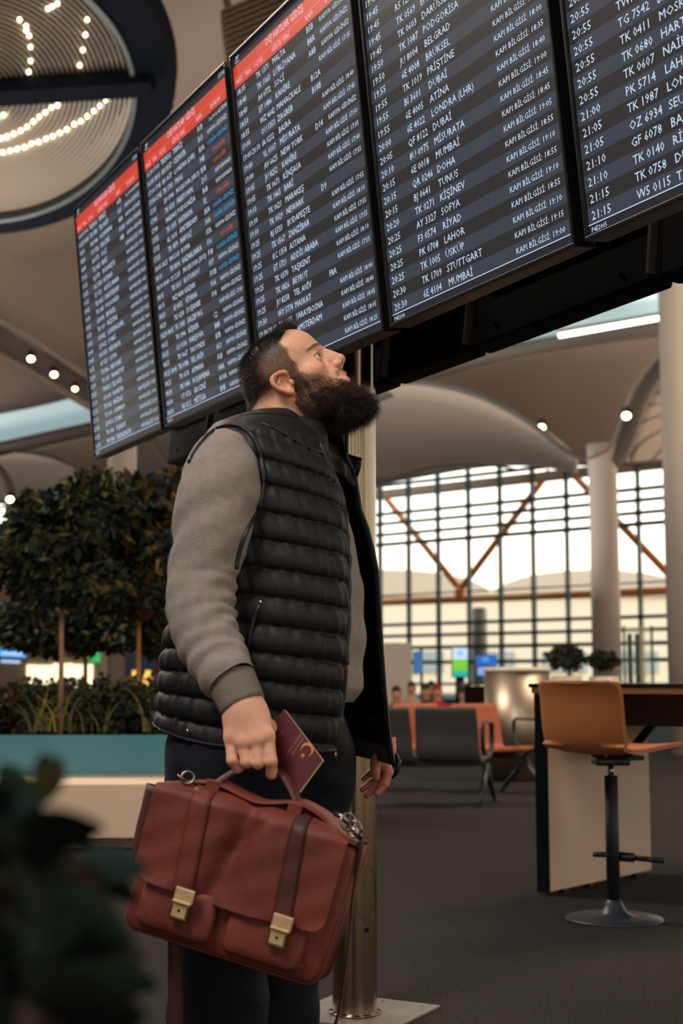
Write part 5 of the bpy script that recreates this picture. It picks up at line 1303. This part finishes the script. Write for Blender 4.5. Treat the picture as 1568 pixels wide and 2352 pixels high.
# near sleeve
sl_pts = [(532, 1008, 2.715, 22), (524, 1022, 2.70, 50), (516, 1050, 2.675, 75), (509, 1092, 2.65, 91), (500, 1140, 2.635, 97), (490, 1200, 2.625, 94), (478, 1260, 2.615, 85), (466, 1320, 2.61, 81), (461, 1370, 2.60, 80), (464, 1420, 2.59, 79), (478, 1470, 2.575, 75), (500, 1515, 2.555, 70), (520, 1548, 2.535, 66), (532, 1566, 2.525, 60)]
sp_ = cr_spline([(a, b, c) for a, b, c, d in sl_pts], 150); rs_ = np.interp(np.linspace(0, 1, 150), np.linspace(0, 1, len(sl_pts)), [d for *_, d in sl_pts])
C3 = np.array([W3(*q) for q in sp_]); V_ = []; ns = 72
for i in range(150):
    d = C3[min(i + 1, 149)] - C3[max(i - 1, 0)]; d /= np.linalg.norm(d); a = np.cross(d, [0, 1, 0]); a /= np.linalg.norm(a); b = np.cross(a, d)
    if i < 14: # round the cap
        pass
    r_ = rs_[i] * sp_[i][2] / 3290
    for j in range(ns):
        t = 2 * math.pi * j / ns; py = sp_[i][1]
        # folds: inside of the elbow, above the cuff and diagonal drag lines on the upper arm
        f1 = math.exp(-((py - 1400) / 110) ** 2) * .0028 * math.sin(py * .150 + 1.5 * math.cos(t)) * (.25 + .75 * max(0, math.cos(t - .3)))
        f2 = math.exp(-((py - 1520) / 50) ** 2) * .0032 * math.sin(py * .17 - 2 * math.sin(t + .6))
        f3 = math.exp(-((py - 1180) / 110) ** 2) * .0030 * math.sin(py * .05 + 3.0 * math.cos(t + .8))
        f4 = .0012 * math.sin(py * .08 + 5 * t)
        rr_ = r_ + f1 + f2 + f3 + f4
        V_.append(C3[i] + a * math.cos(t) * rr_ + b * math.sin(t) * (rr_ * .92))
fs = [(i * ns + j, i * ns + (j + 1) % ns, (i + 1) * ns + (j + 1) % ns, (i + 1) * ns + j) for i in range(149) for j in range(ns)] + [tuple(range(ns))]
slv = meshobj('sleeve', np.array(V_), fs, M_knit, sw_, True)
# cuff
c0, c1 = np.array([528., 1558, 2.530]), np.array([560., 1626, 2.505]); V_ = []
for i in range(14):
    u = i / 13; q = c0 + (c1 - c0) * u; c_ = W3(*q); d = W3(*c1) - W3(*c0); d /= np.linalg.norm(d); a = np.cross(d, [0, 1, 0]); a /= np.linalg.norm(a); b = np.cross(a, d)
    r_ = (58 - 5 * u) * q[2] / 3290 * (1 - .25 * (u > .99)); 
    if i == 0: r_ *= .93
    for j in range(96):
        t = 2 * math.pi * j / 96; rb_ = r_ + .0007 * math.cos(t * 48); V_.append(c_ + a * math.cos(t) * rb_ + b * math.sin(t) * rb_ * .8)
fs = [(i * 96 + j, i * 96 + (j + 1) % 96, (i + 1) * 96 + (j + 1) % 96, (i + 1) * 96 + j) for i in range(13) for j in range(96)]
meshobj('cuff', np.array(V_), fs, M_rib_, sw_, True)
# far sleeve (seen only as a sliver behind the open flap)
MB().tube([W3(700, 1060, 3.06), W3(728, 1120, 3.13), W3(776, 1400, 3.19), W3(842, 1640, 3.15), W3(864, 1690, 3.115)], [.05, .06, .05, .036, .030], 20).build('sleeve', M_knit, sw_, True)
# armhole binding laid on the clothes
from mathutils.bvhtree import BVHTree
bpy.context.view_layer.update()
def bvh(o, ev=True):
    dg = bpy.context.evaluated_depsgraph_get(); e_ = o.evaluated_get(dg); me = e_.to_mesh(); t = BVHTree.FromPolygons([o.matrix_world @ q.co for q in me.vertices], [p.vertices[:] for p in me.polygons]); e_.to_mesh_clear(); return t
TV, TS = bvh(vest), bvh(slv)
def hit(px, py, trees, lift=.002):
    o_ = Vector((0, 0, HC)); d_ = (P(px, py, 1) - o_).normalized(); best = None
    for t in trees:
        r = t.ray_cast(o_, d_)
        if r[0] is not None and (best is None or r[3] < best): best = r[3]
    return o_ + d_ * (best - lift) if best else None
arm_line = [(434, 1062), (446, 1036), (464, 1012), (486, 992), (512, 978), (540, 976), (566, 988), (586, 1012), (598, 1046), (604, 1086), (602, 1130), (592, 1168), (576, 1202), (560, 1236), (549, 1272), (543, 1306)]
ap = [hit(q[0], q[1], (TV, TS), .004) for q in cr_spline([(a, b, 0) for a, b in arm_line], 60)]; ap = [p for p in ap if p is not None]
dep = np.array([p.y for p in ap]); 
MB().tube(ap, .0044, 8).build('armhole_binding', M_zip, vest, True)
cs_ = [hit(a, b, (TV,), .001) for a, b in ((600, 972), (628, 982), (655, 998), (684, 1016), (712, 1030), (741, 1040))]
MB().tube([p for p in cs_ if p], .003, 6).build('collar_seam', M_zip, vest, True)
# side pocket zip with its small bright pull, and hem snap
pk = [hit(a, b, (TV,), .003) for a, b in ((598, 1384), (590, 1402), (582, 1425), (575, 1450), (571, 1475), (569, 1500))]
MB().tube([p for p in pk if p], .0042, 8).build('pocket_zip', M_zip, vest, True)
M_snap = mat('bright_snap', (200, 200, 196), .2, 1.)
for (a, b) in ((598, 1383), (431, 1679)):
    p = hit(a, b, (TV,), .006)
    if p: MB().lathe(p, [(.001, .004), (.003, .002), (.003, -.002), (.001, -.004)], 10).build('snap', M_snap, vest, True)
# ================================================================ LEATHER BRIEFCASE
M_lea = mat('red_brown_leather', (98, 41, 29), .62, noise=.22, nscale=9, bump=.12, bscale=60, spec=.4)
M_leb = mat('dark_leather', (68, 30, 26), .62, noise=.2, nscale=12, bump=.12, bscale=60, spec=.4)
M_pip = mat('leather_piping', (112, 48, 38), .5)
M_brs = mat('aged_brass', (206, 178, 138), .40, .75, noise=.12, nscale=50)
DBG = 2.44; SPX = DBG / 3290; TH = math.radians(14)
BU = Vector((.97 * math.cos(TH), -math.sin(TH), -.243)).normalized(); BV = Vector((-.243, 0, -.97)); BV = (BV - BU * BV.dot(BU)).normalized()
BW = BU.cross(BV).normalized(); BW = -BW if BW.y > 0 else BW
BO = P(366, 1797, DBG + .075)
def B(u, v, w=0.): return BO + BU * (u * SPX * 1.03) + BV * (v * SPX * 1.005) + BW * w
bag = empty('briefcase', B(240, 335, -.04), 0, 'red-brown leather briefcase with two brass latches, hanging from his hand', 'bag')
_au = [-20, 4, 40, 95, 130, 160, 195, 235, 285, 322, 360, 392, 442, 486, 520]; _av = [8, 2, -9, -27, -35, -31, -24, -17, -30, -45, -38, -28, 2, 12, 14]
arch = lambda u: float(sum(np.interp(u + q, _au, _av) for q in (-14, -7, 0, 7, 14)) / 5)
def outline(u0, u1, vt, vb, r, n=10, top=None):
    pts = []
    for (cu, cv, a0) in ((u1 - r, vb - r, 0), (u0 + r, vb - r, 90)):
        for k in range(n): t = math.radians(a0 + 90 * k / (n - 1)); pts.append((cu + r * math.cos(t), cv + r * math.sin(t)))
    m_ = 34
    for k in range(m_):
        u = u0 + (u1 - u0) * k / (m_ - 1); pts.append((u, top(u) if top else vt))
    return pts
def pillow(name, pts, layers, m, parent, shear=None):
    cu = sum(p[0] for p in pts) / len(pts); cv = sum(p[1] for p in pts) / len(pts); V_ = []; n = len(pts)
    for (ins, w_) in layers:
        for (u, v) in pts:
            du, dv = cu - u, cv - v; L = math.hypot(du, dv) + 1e-6; q = (u + du / L * ins, v + dv / L * ins); V_.append(B(q[0] + (shear(w_, q[1]) if shear else 0), q[1], w_))
    fs = [(i * n + j, i * n + (j + 1) % n, (i + 1) * n + (j + 1) % n, (i + 1) * n + j) for i in range(len(layers) - 1) for j in range(n)]
    fs += [tuple(range(n - 1, -1, -1)), tuple((len(layers) - 1) * n + k for k in range(n))]
    return meshobj(name, V_, fs, m, parent, True)
bo = outline(0, 468, 0, 337, 34, top=lambda u: arch(u) + 10)
bo = [(u + (1 - v / 337) * (6 + 14 * (u / 468)), v) for u, v in bo]
pillow('body', bo, [(14, -.088), (3, -.084), (0, -.074), (2, -.060), (0, -.046), (1, -.030), (0, -.014), (3, -.004), (12, 0), (60, .004)], M_lea, bag)
for w_ in (-.012, -.076):
    MB().tube([B(u, v, w_) for u, v in bo] + [B(*bo[0], w_)], .0032, 6, cap=False).build('piping', M_pip, bag, True)
# flaring side gusset at the left, dark inside
V_ = []
for i in range(12):
    v = 14 + 186 * i / 11; f = math.sin(math.pi * min(1, (i + 2) / 12)) ** .5; V_ += [B(6, v, .002), B(-26 - 10 * f, v, -.018), B(-46 + 26 * (i / 11) ** 2, v, -.034), B(-16, v + 2, -.070)]
o = meshobj('side_gusset', V_, [(i * 4 + j, i * 4 + j + 1, i * 4 + j + 5, i * 4 + j + 4) for i in range(11) for j in range(3)], M_leb, bag, True)
s_ = o.modifiers.new('t', 'SOLIDIFY'); s_.thickness = .003
# pockets with a rim
for (u0, u1) in ((34, 216), (243, 426)):
    po = outline(u0, u1, 205, 318, 22)
    pk_ = pillow('pocket', po, [(0, -.002), (0, .010), (4, .018), (12, .022), (36, .024)], M_lea, bag)
    MB().tube([B(u, v, .004) for u, v in po[:20]], .0028, 6).build('piping', M_pip, pk_, True)
# flap
nu_, nv_ = 90, 60; V_ = []
def flapw(u, v):
    w_ = .027 + .003 * math.sin(u * .018 + .5)
    c1 = (u - (236 - v * .22)) / 26; w_ -= .017 * math.exp(-c1 * c1) * (1 - .35 * abs(v - 100) / 130)
    c2 = (u - (268 + v * .10)) / 34; w_ += .006 * math.exp(-c2 * c2)
    c3 = (u - (286 - v * .7)) / 16; w_ -= .006 * math.exp(-c3 * c3) * math.exp(-((v - 20) / 55) ** 2)
    c4 = (u - 176) / 40; w_ += .004 * math.exp(-c4 * c4)
    w_ += .0016 * math.sin(u * .05 + v * .031) * math.sin(v * .045 + 1)
    t = max(0, 14 - v) / 50; w_ -= .05 * t * t + .010 * t
    if v > 180: w_ += .004 * ((v - 180) / 45) ** 2 * math.sin(u * .03)
    return w_
def flapv(t, u):
    top = arch(u) - 2; e = 0
    d = min(u - 6, 462 - u); r = 30
    if d < r: e = r - math.sqrt(max(0, r * r - (r - d) ** 2))
    bot = 216 + 10 * math.sin(math.pi * (u - 6) / 456) - e
    return top + (bot - top) * t
for i in range(nu_):
    u = 6 + 456 * (0.5 - .5 * math.cos(math.pi * i / (nu_ - 1)))
    for j in range(nv_):
        v = flapv(j / (nv_ - 1), u); V_.append(B(u + (1 - v / 230) * 5 * (u / 440), v, flapw(u, v)))
fl_o = meshobj('flap', V_, [(i * nv_ + j, i * nv_ + j + 1, (i + 1) * nv_ + j + 1, (i + 1) * nv_ + j) for i in range(nu_ - 1) for j in range(nv_ - 1)], M_lea, bag, True)
s_ = fl_o.modifiers.new('t', 'SOLIDIFY'); s_.thickness = .0035; s_.offset = 0
# the back of the flap top, closing over to the rear
V_ = []
for i in range(40):
    u = 6 + 476 * i / 39
    for w_, dv in ((-.088, 14), (-.080, -1), (-.055, -6), (-.02, -6), (.008, 0)): V_.append(B(u, arch(u) + dv, w_))
o = meshobj('top_panel', V_, [(i * 5 + j, i * 5 + j + 1, (i + 1) * 5 + j + 1, (i + 1) * 5 + j) for i in range(39) for j in range(4)], M_lea, bag, True)
s_ = o.modifiers.new('t', 'SOLIDIFY'); s_.thickness = .003
for (ut, ub, w0, w1) in ((116, 134, 48, 46), (350, 368, 34, 42)):
    V_ = []
    for i in range(40):
        t = i / 39
        for j in range(5):
            uc = ut + (ub - ut) * t; wd_ = w0 + (w1 - w0) * t; u = uc + wd_ * (j / 4 - .5); v = flapv(t * .97, u); V_.append(B(u, v, flapw(u, v) + .0045 + .0006 * (2 - abs(j - 2))))
    o = meshobj('strap', V_, [(i * 5 + j, i * 5 + j + 1, (i + 1) * 5 + j + 1, (i + 1) * 5 + j) for i in range(39) for j in range(4)], M_lea if ut < 200 else M_leb, bag, True)
    s_ = o.modifiers.new('t', 'SOLIDIFY'); s_.thickness = .003; s_.offset = 0
R3 = Matrix((BU, -BV, BW)).transposed()
for uc, dv_ in ((142, 0), (372, -8)):
    lt = MB().box(B(uc + 2, 220 + dv_, .040), (.036, .025, .007), R3, .003).build('latch', M_brs, bag)
    MB().box(B(uc + 1, 236 + dv_, .041), (.034, .006, .010), R3, .0025).build('latch_bar', M_brs, lt)
    MB().box(B(uc - 2, 259 + dv_, .0335), (.0335, .030, .006), R3, .0035).build('latch_plate', mat('dark_brass', (120, 96, 66), .35, 1.), lt)
    MB().box(B(uc - 2, 257 + dv_, .0375), (.026, .022, .004), R3, .003).build('latch_face', M_brs, lt)
    MB().lathe(B(uc - 2, 255 + dv_, .0395), [(.0026, 0), (.0026, .0012), (.001, .0013)], 12, R3).build('keyhole', M_black, lt)
# handle
hp = cr_spline([B(128, -30, -.012), B(134, -42, -.02), B(150, -62, -.030), B(176, -84, -.038), B(217, -96, -.040), B(262, -90, -.036), B(292, -70, -.026), B(316, -48, -.014), B(326, -28, -.006)], 46)
MB().tube([Vector(p) for p in hp], .0072, 12, flat=(1.25, .75)).build('handle', M_leb, bag, True)
for u in (128, 326): MB().box(B(u, -26, .006), (.026, .022, .006), R3, .0025).build('handle_tab', M_lea, bag)
# rings and shoulder strap
def ring(c, r, R, name='ring', th=.0022):
    MB().tube([c + R @ Vector((r * math.cos(t), r * math.sin(t), 0)) for t in np.linspace(0, 2 * math.pi, 25)], th, 8, cap=False).build(name, mat('dark_nickel', (130, 124, 118), .3, 1.), bag, True)
ring(P(431, 1786, DBG + .05), .011, Matrix.Rotation(1.2, 3, 'X')); ring(P(417, 1786, DBG + .05), .007, Matrix.Rotation(.6, 3, 'Y'))
ring(P(799, 1888, DBG - .015), .014, Matrix.Rotation(1.3, 3, 'X') @ Matrix.Rotation(.5, 3, 'Y')); ring(P(813, 1904, DBG - .02), .013, Matrix.Rotation(1.57, 3, 'X') @ Matrix.Rotation(-.4, 3, 'Y'))
MB().tube([P(770, 1868, DBG), P(786, 1876, DBG - .01), P(800, 1892, DBG - .015)], [.006, .005, .004], 8).build('clip', mat('dark_nickel', (130, 124, 118), .3, 1.), bag, True)
MB().tube([P(806, 1898, DBG - .018), P(818, 1912, DBG - .02), P(830, 1928, DBG - .02)], [.004, .006, .005], 8).build('clip', mat('dark_nickel', (130, 124, 118), .3, 1.), bag, True)
sp_pts = [(830, 1926, 2.43, 1.3), (828, 1960, 2.435, 1.35), (813, 2040, 2.45, 1.4), (803, 2140, 2.47, 1.45), (793, 2230, 2.485, 1.45), (776, 2330, 2.50, 1.4), (740, 2430, 2.52, 1.2), (660, 2520, 2.56, .9), (560, 2555, 2.58, .5), (460, 2510, 2.58, .25), (412, 2420, 2.57, .1), (403, 2320, 2.56, 0), (402, 2200, 2.555, 0), (404, 2050, 2.55, 0), (412, 1900, 2.53, 0), (418, 1800, 2.50, 0)]
c3 = cr_spline([P(a, b, c) for a, b, c, d in sp_pts], 90); an = np.interp(np.linspace(0, len(sp_pts) - 1, 90), range(len(sp_pts)), [d for *_, d in sp_pts]); V_ = []
for i in range(90):
    d = Vector(c3[min(89, i + 1)] - c3[max(0, i - 1)]).normalized(); a = d.cross(Vector((0, 1, 0)))
    a = a.normalized() if a.length > .1 else Vector((1, 0, 0)); b = a.cross(d).normalized(); w_ = a * math.cos(an[i]) + b * math.sin(an[i])
    V_ += [Vector(c3[i]) - w_ * .0125, Vector(c3[i]) + w_ * .0125]
o = meshobj('shoulder_strap', V_, [(2 * i, 2 * i + 1, 2 * i + 3, 2 * i + 2) for i in range(89)], M_leb, bag, True); s_ = o.modifiers.new('t', 'SOLIDIFY'); s_.thickness = .003; s_.offset = 0

# ================================================================ PASSPORT
c_tl, c_tr, c_br, c_bl = P(597, 1703, DH + .054), P(652, 1628, DH + .054), P(740, 1745, DH + .004), P(685, 1820, DH + .004)
pu = (c_tr - c_tl); pv = (c_bl - c_tl); pn = pu.cross(pv).normalized(); pn = -pn if pn.y > 0 else pn
pas = empty('passport', (c_tl + c_br) / 2, 0, 'dark red passport with gold crescent held behind his index finger', 'passport')
def slab(a, b, c, d, w0, w1):
    mb = MB(); A = [q + pn * w0 for q in (a, b, c, d)]; B2 = [q + pn * w1 for q in (a, b, c, d)]
    mb.add(A + B2, [(0, 1, 2, 3), (7, 6, 5, 4), (0, 4, 5, 1), (1, 5, 6, 2), (2, 6, 7, 3), (3, 7, 4, 0)]); return mb
M_pc = mat('maroon_cover', (76, 16, 28), .5, bump=.03, bscale=300, spec=.3); M_gold = mat('gold_foil', (206, 150, 84), .35, .8)
slab(c_tl, c_tr, c_br, c_bl, .0, -.0007).build('cover', M_pc, pas)
slab(c_tl, c_tr, c_br, c_bl, -.0100, -.0108).build('cover', M_pc, pas)
e1, e2 = pu * .008, pv * .004
slab(c_tl + e1 + e2, c_tr - e1 + e2, c_br - e1 - e2, c_bl + e1 - e2, -.0008, -.0099).build('pages', mat('passport_pages', (206, 188, 160), .8), pas)
PW, PH = pu.length, pv.length
pax, pay = pu.normalized(), (pv - pu * (pv.dot(pu) / pu.dot(pu))).normalized()
def on_cover(items, nm):
    o = textmesh(items, nm, M_gold, None); me = o.data; n = len(me.vertices); co = np.empty(n * 3); me.vertices.foreach_get('co', co); co = co.reshape(-1, 3)
    inv = pas.matrix_world.inverted(); new = [inv @ (c_tl + pax * q[0] - pay * q[2] + pn * .0003) for q in co]
    me.vertices.foreach_set('co', np.array(new).ravel()); o.parent = pas; o['kind'] = 'stuff'; me.update()
bpy.context.view_layer.update()
on_cover([('TÜRKİYE CUMHURİYETİ', PW * .48, -PH * .485, .0033, 'C', .80), ('REPUBLIC OF TÜRKİYE', PW * .48, -PH * .550, .0030, 'C', .80), ('TC', PW * .52, -PH * .22, .0040, 'C', 1)], 'gold_lettering')
cc = c_tl + pax * (PW * .56) + pay * (PH * .69) + pn * .0003; r1, r2 = .0125, .0100; V_ = []
for k in range(29):
    t = math.pi + math.radians(48 + (360 - 96) * k / 28); t2 = math.pi + math.radians(61 + (360 - 122) * k / 28)
    V_ += [cc + pax * r1 * math.cos(t) + pay * r1 * math.sin(t), cc + pax * (-.0032 + r2 * math.cos(t2)) + pay * r2 * math.sin(t2)]
meshobj('crescent', V_, [(2 * i, 2 * i + 1, 2 * i + 3, 2 * i + 2) for i in range(28)], M_gold, pas)
sc = cc - pax * .0125 ; V_ = [sc] + [sc + pax * (.0052 if k % 2 == 0 else .0021) * math.cos(math.pi * k / 5) + pay * (.0052 if k % 2 == 0 else .0021) * math.sin(math.pi * k / 5) for k in range(10)]
meshobj('star', V_, [(0, 1 + k, 1 + (k + 1) % 10) for k in range(10)], M_gold, pas)

# ================================================================ PEOPLE FAR BEHIND (seated, seen over the seat backs)
def figure(px, py_head, D, top, skin_face, label, hairc=(40, 30, 26), seated=True, turn=0.):
    hd_ = P(px, py_head, D); x0, z0 = hd_.x, hd_.z; t = empty('person', (x0, D, 0), 0, label, 'person')
    v = Vol((x0 - .40, D - .70, .0), (x0 + .40, D + .35, z0 + .2), .022)
    f = -1 if not skin_face else 1
    v.ell((x0, D, z0), (.080, .095, .115), .02); v.cone((x0, D, z0 - .08), (x0, D + .01, z0 - .16), .055, .06, .03)
    sh = z0 - .24; hip = .50 if seated else .92
    v.ell((x0, D + .02, sh), (.19, .09, .06), .05); v.cone((x0, D + .02, sh - .04), (x0, D + .03, hip + .05), .13, .14, .06)
    for s_ in (-1, 1):
        v.chain([(x0 + s_ * .19, D + .02, sh), (x0 + s_ * .23, D, sh - .28), (x0 + s_ * .15, D - .18, sh - .34)], [.055, .045, .035], .02)
        if seated: v.chain([(x0 + s_ * .09, D, hip), (x0 + s_ * .11, D - .44, hip), (x0 + s_ * .11, D - .44, .08), (x0 + s_ * .11, D - .56, .05)], [.085, .065, .045, .04], .02)
        else: v.chain([(x0 + s_ * .09, D, hip), (x0 + s_ * .10, D, .5), (x0 + s_ * .10, D, .07), (x0 + s_ * .10, D - .12, .05)], [.09, .065, .045, .04], .02)
    V2, F2 = v.mesh(); c = np.tile(np.array(lin(top)), (len(V2), 1)); zz = V2[:, 2]
    c[zz > z0 - .13] = lin((196, 140, 112)); c[(zz > z0 + .02) | ((V2[:, 1] > D + .0) & (zz > z0 - .10))] = lin(hairc); c[zz < hip + .02] = lin((40, 42, 52))
    o = meshobj('body', V2, F2, vcol_mat('far_person', .7), t, True); colored(o, c); return t
figure(910, 1592, 21.0, (40, 44, 52), True, 'dark-haired person with dark top behind the seats, nearest the pole')
figure(945, 1580, 24.0, (176, 152, 128), True, 'person in a beige coat sitting behind the grey seats')
figure(978, 1588, 22.5, (44, 38, 42), True, 'dark-clothed person left of the red top')
figure(990, 1577, 26.0, (30, 34, 46), True, 'taller person in black, head just above the red top')
figure(1004, 1588, 21.5, (170, 24, 38), True, 'person in a bright red top behind the seats', hairc=(150, 20, 32))
figure(1066, 1596, 20.5, (36, 38, 46), True, 'dark small figure left of the steel bin, under the green screen')
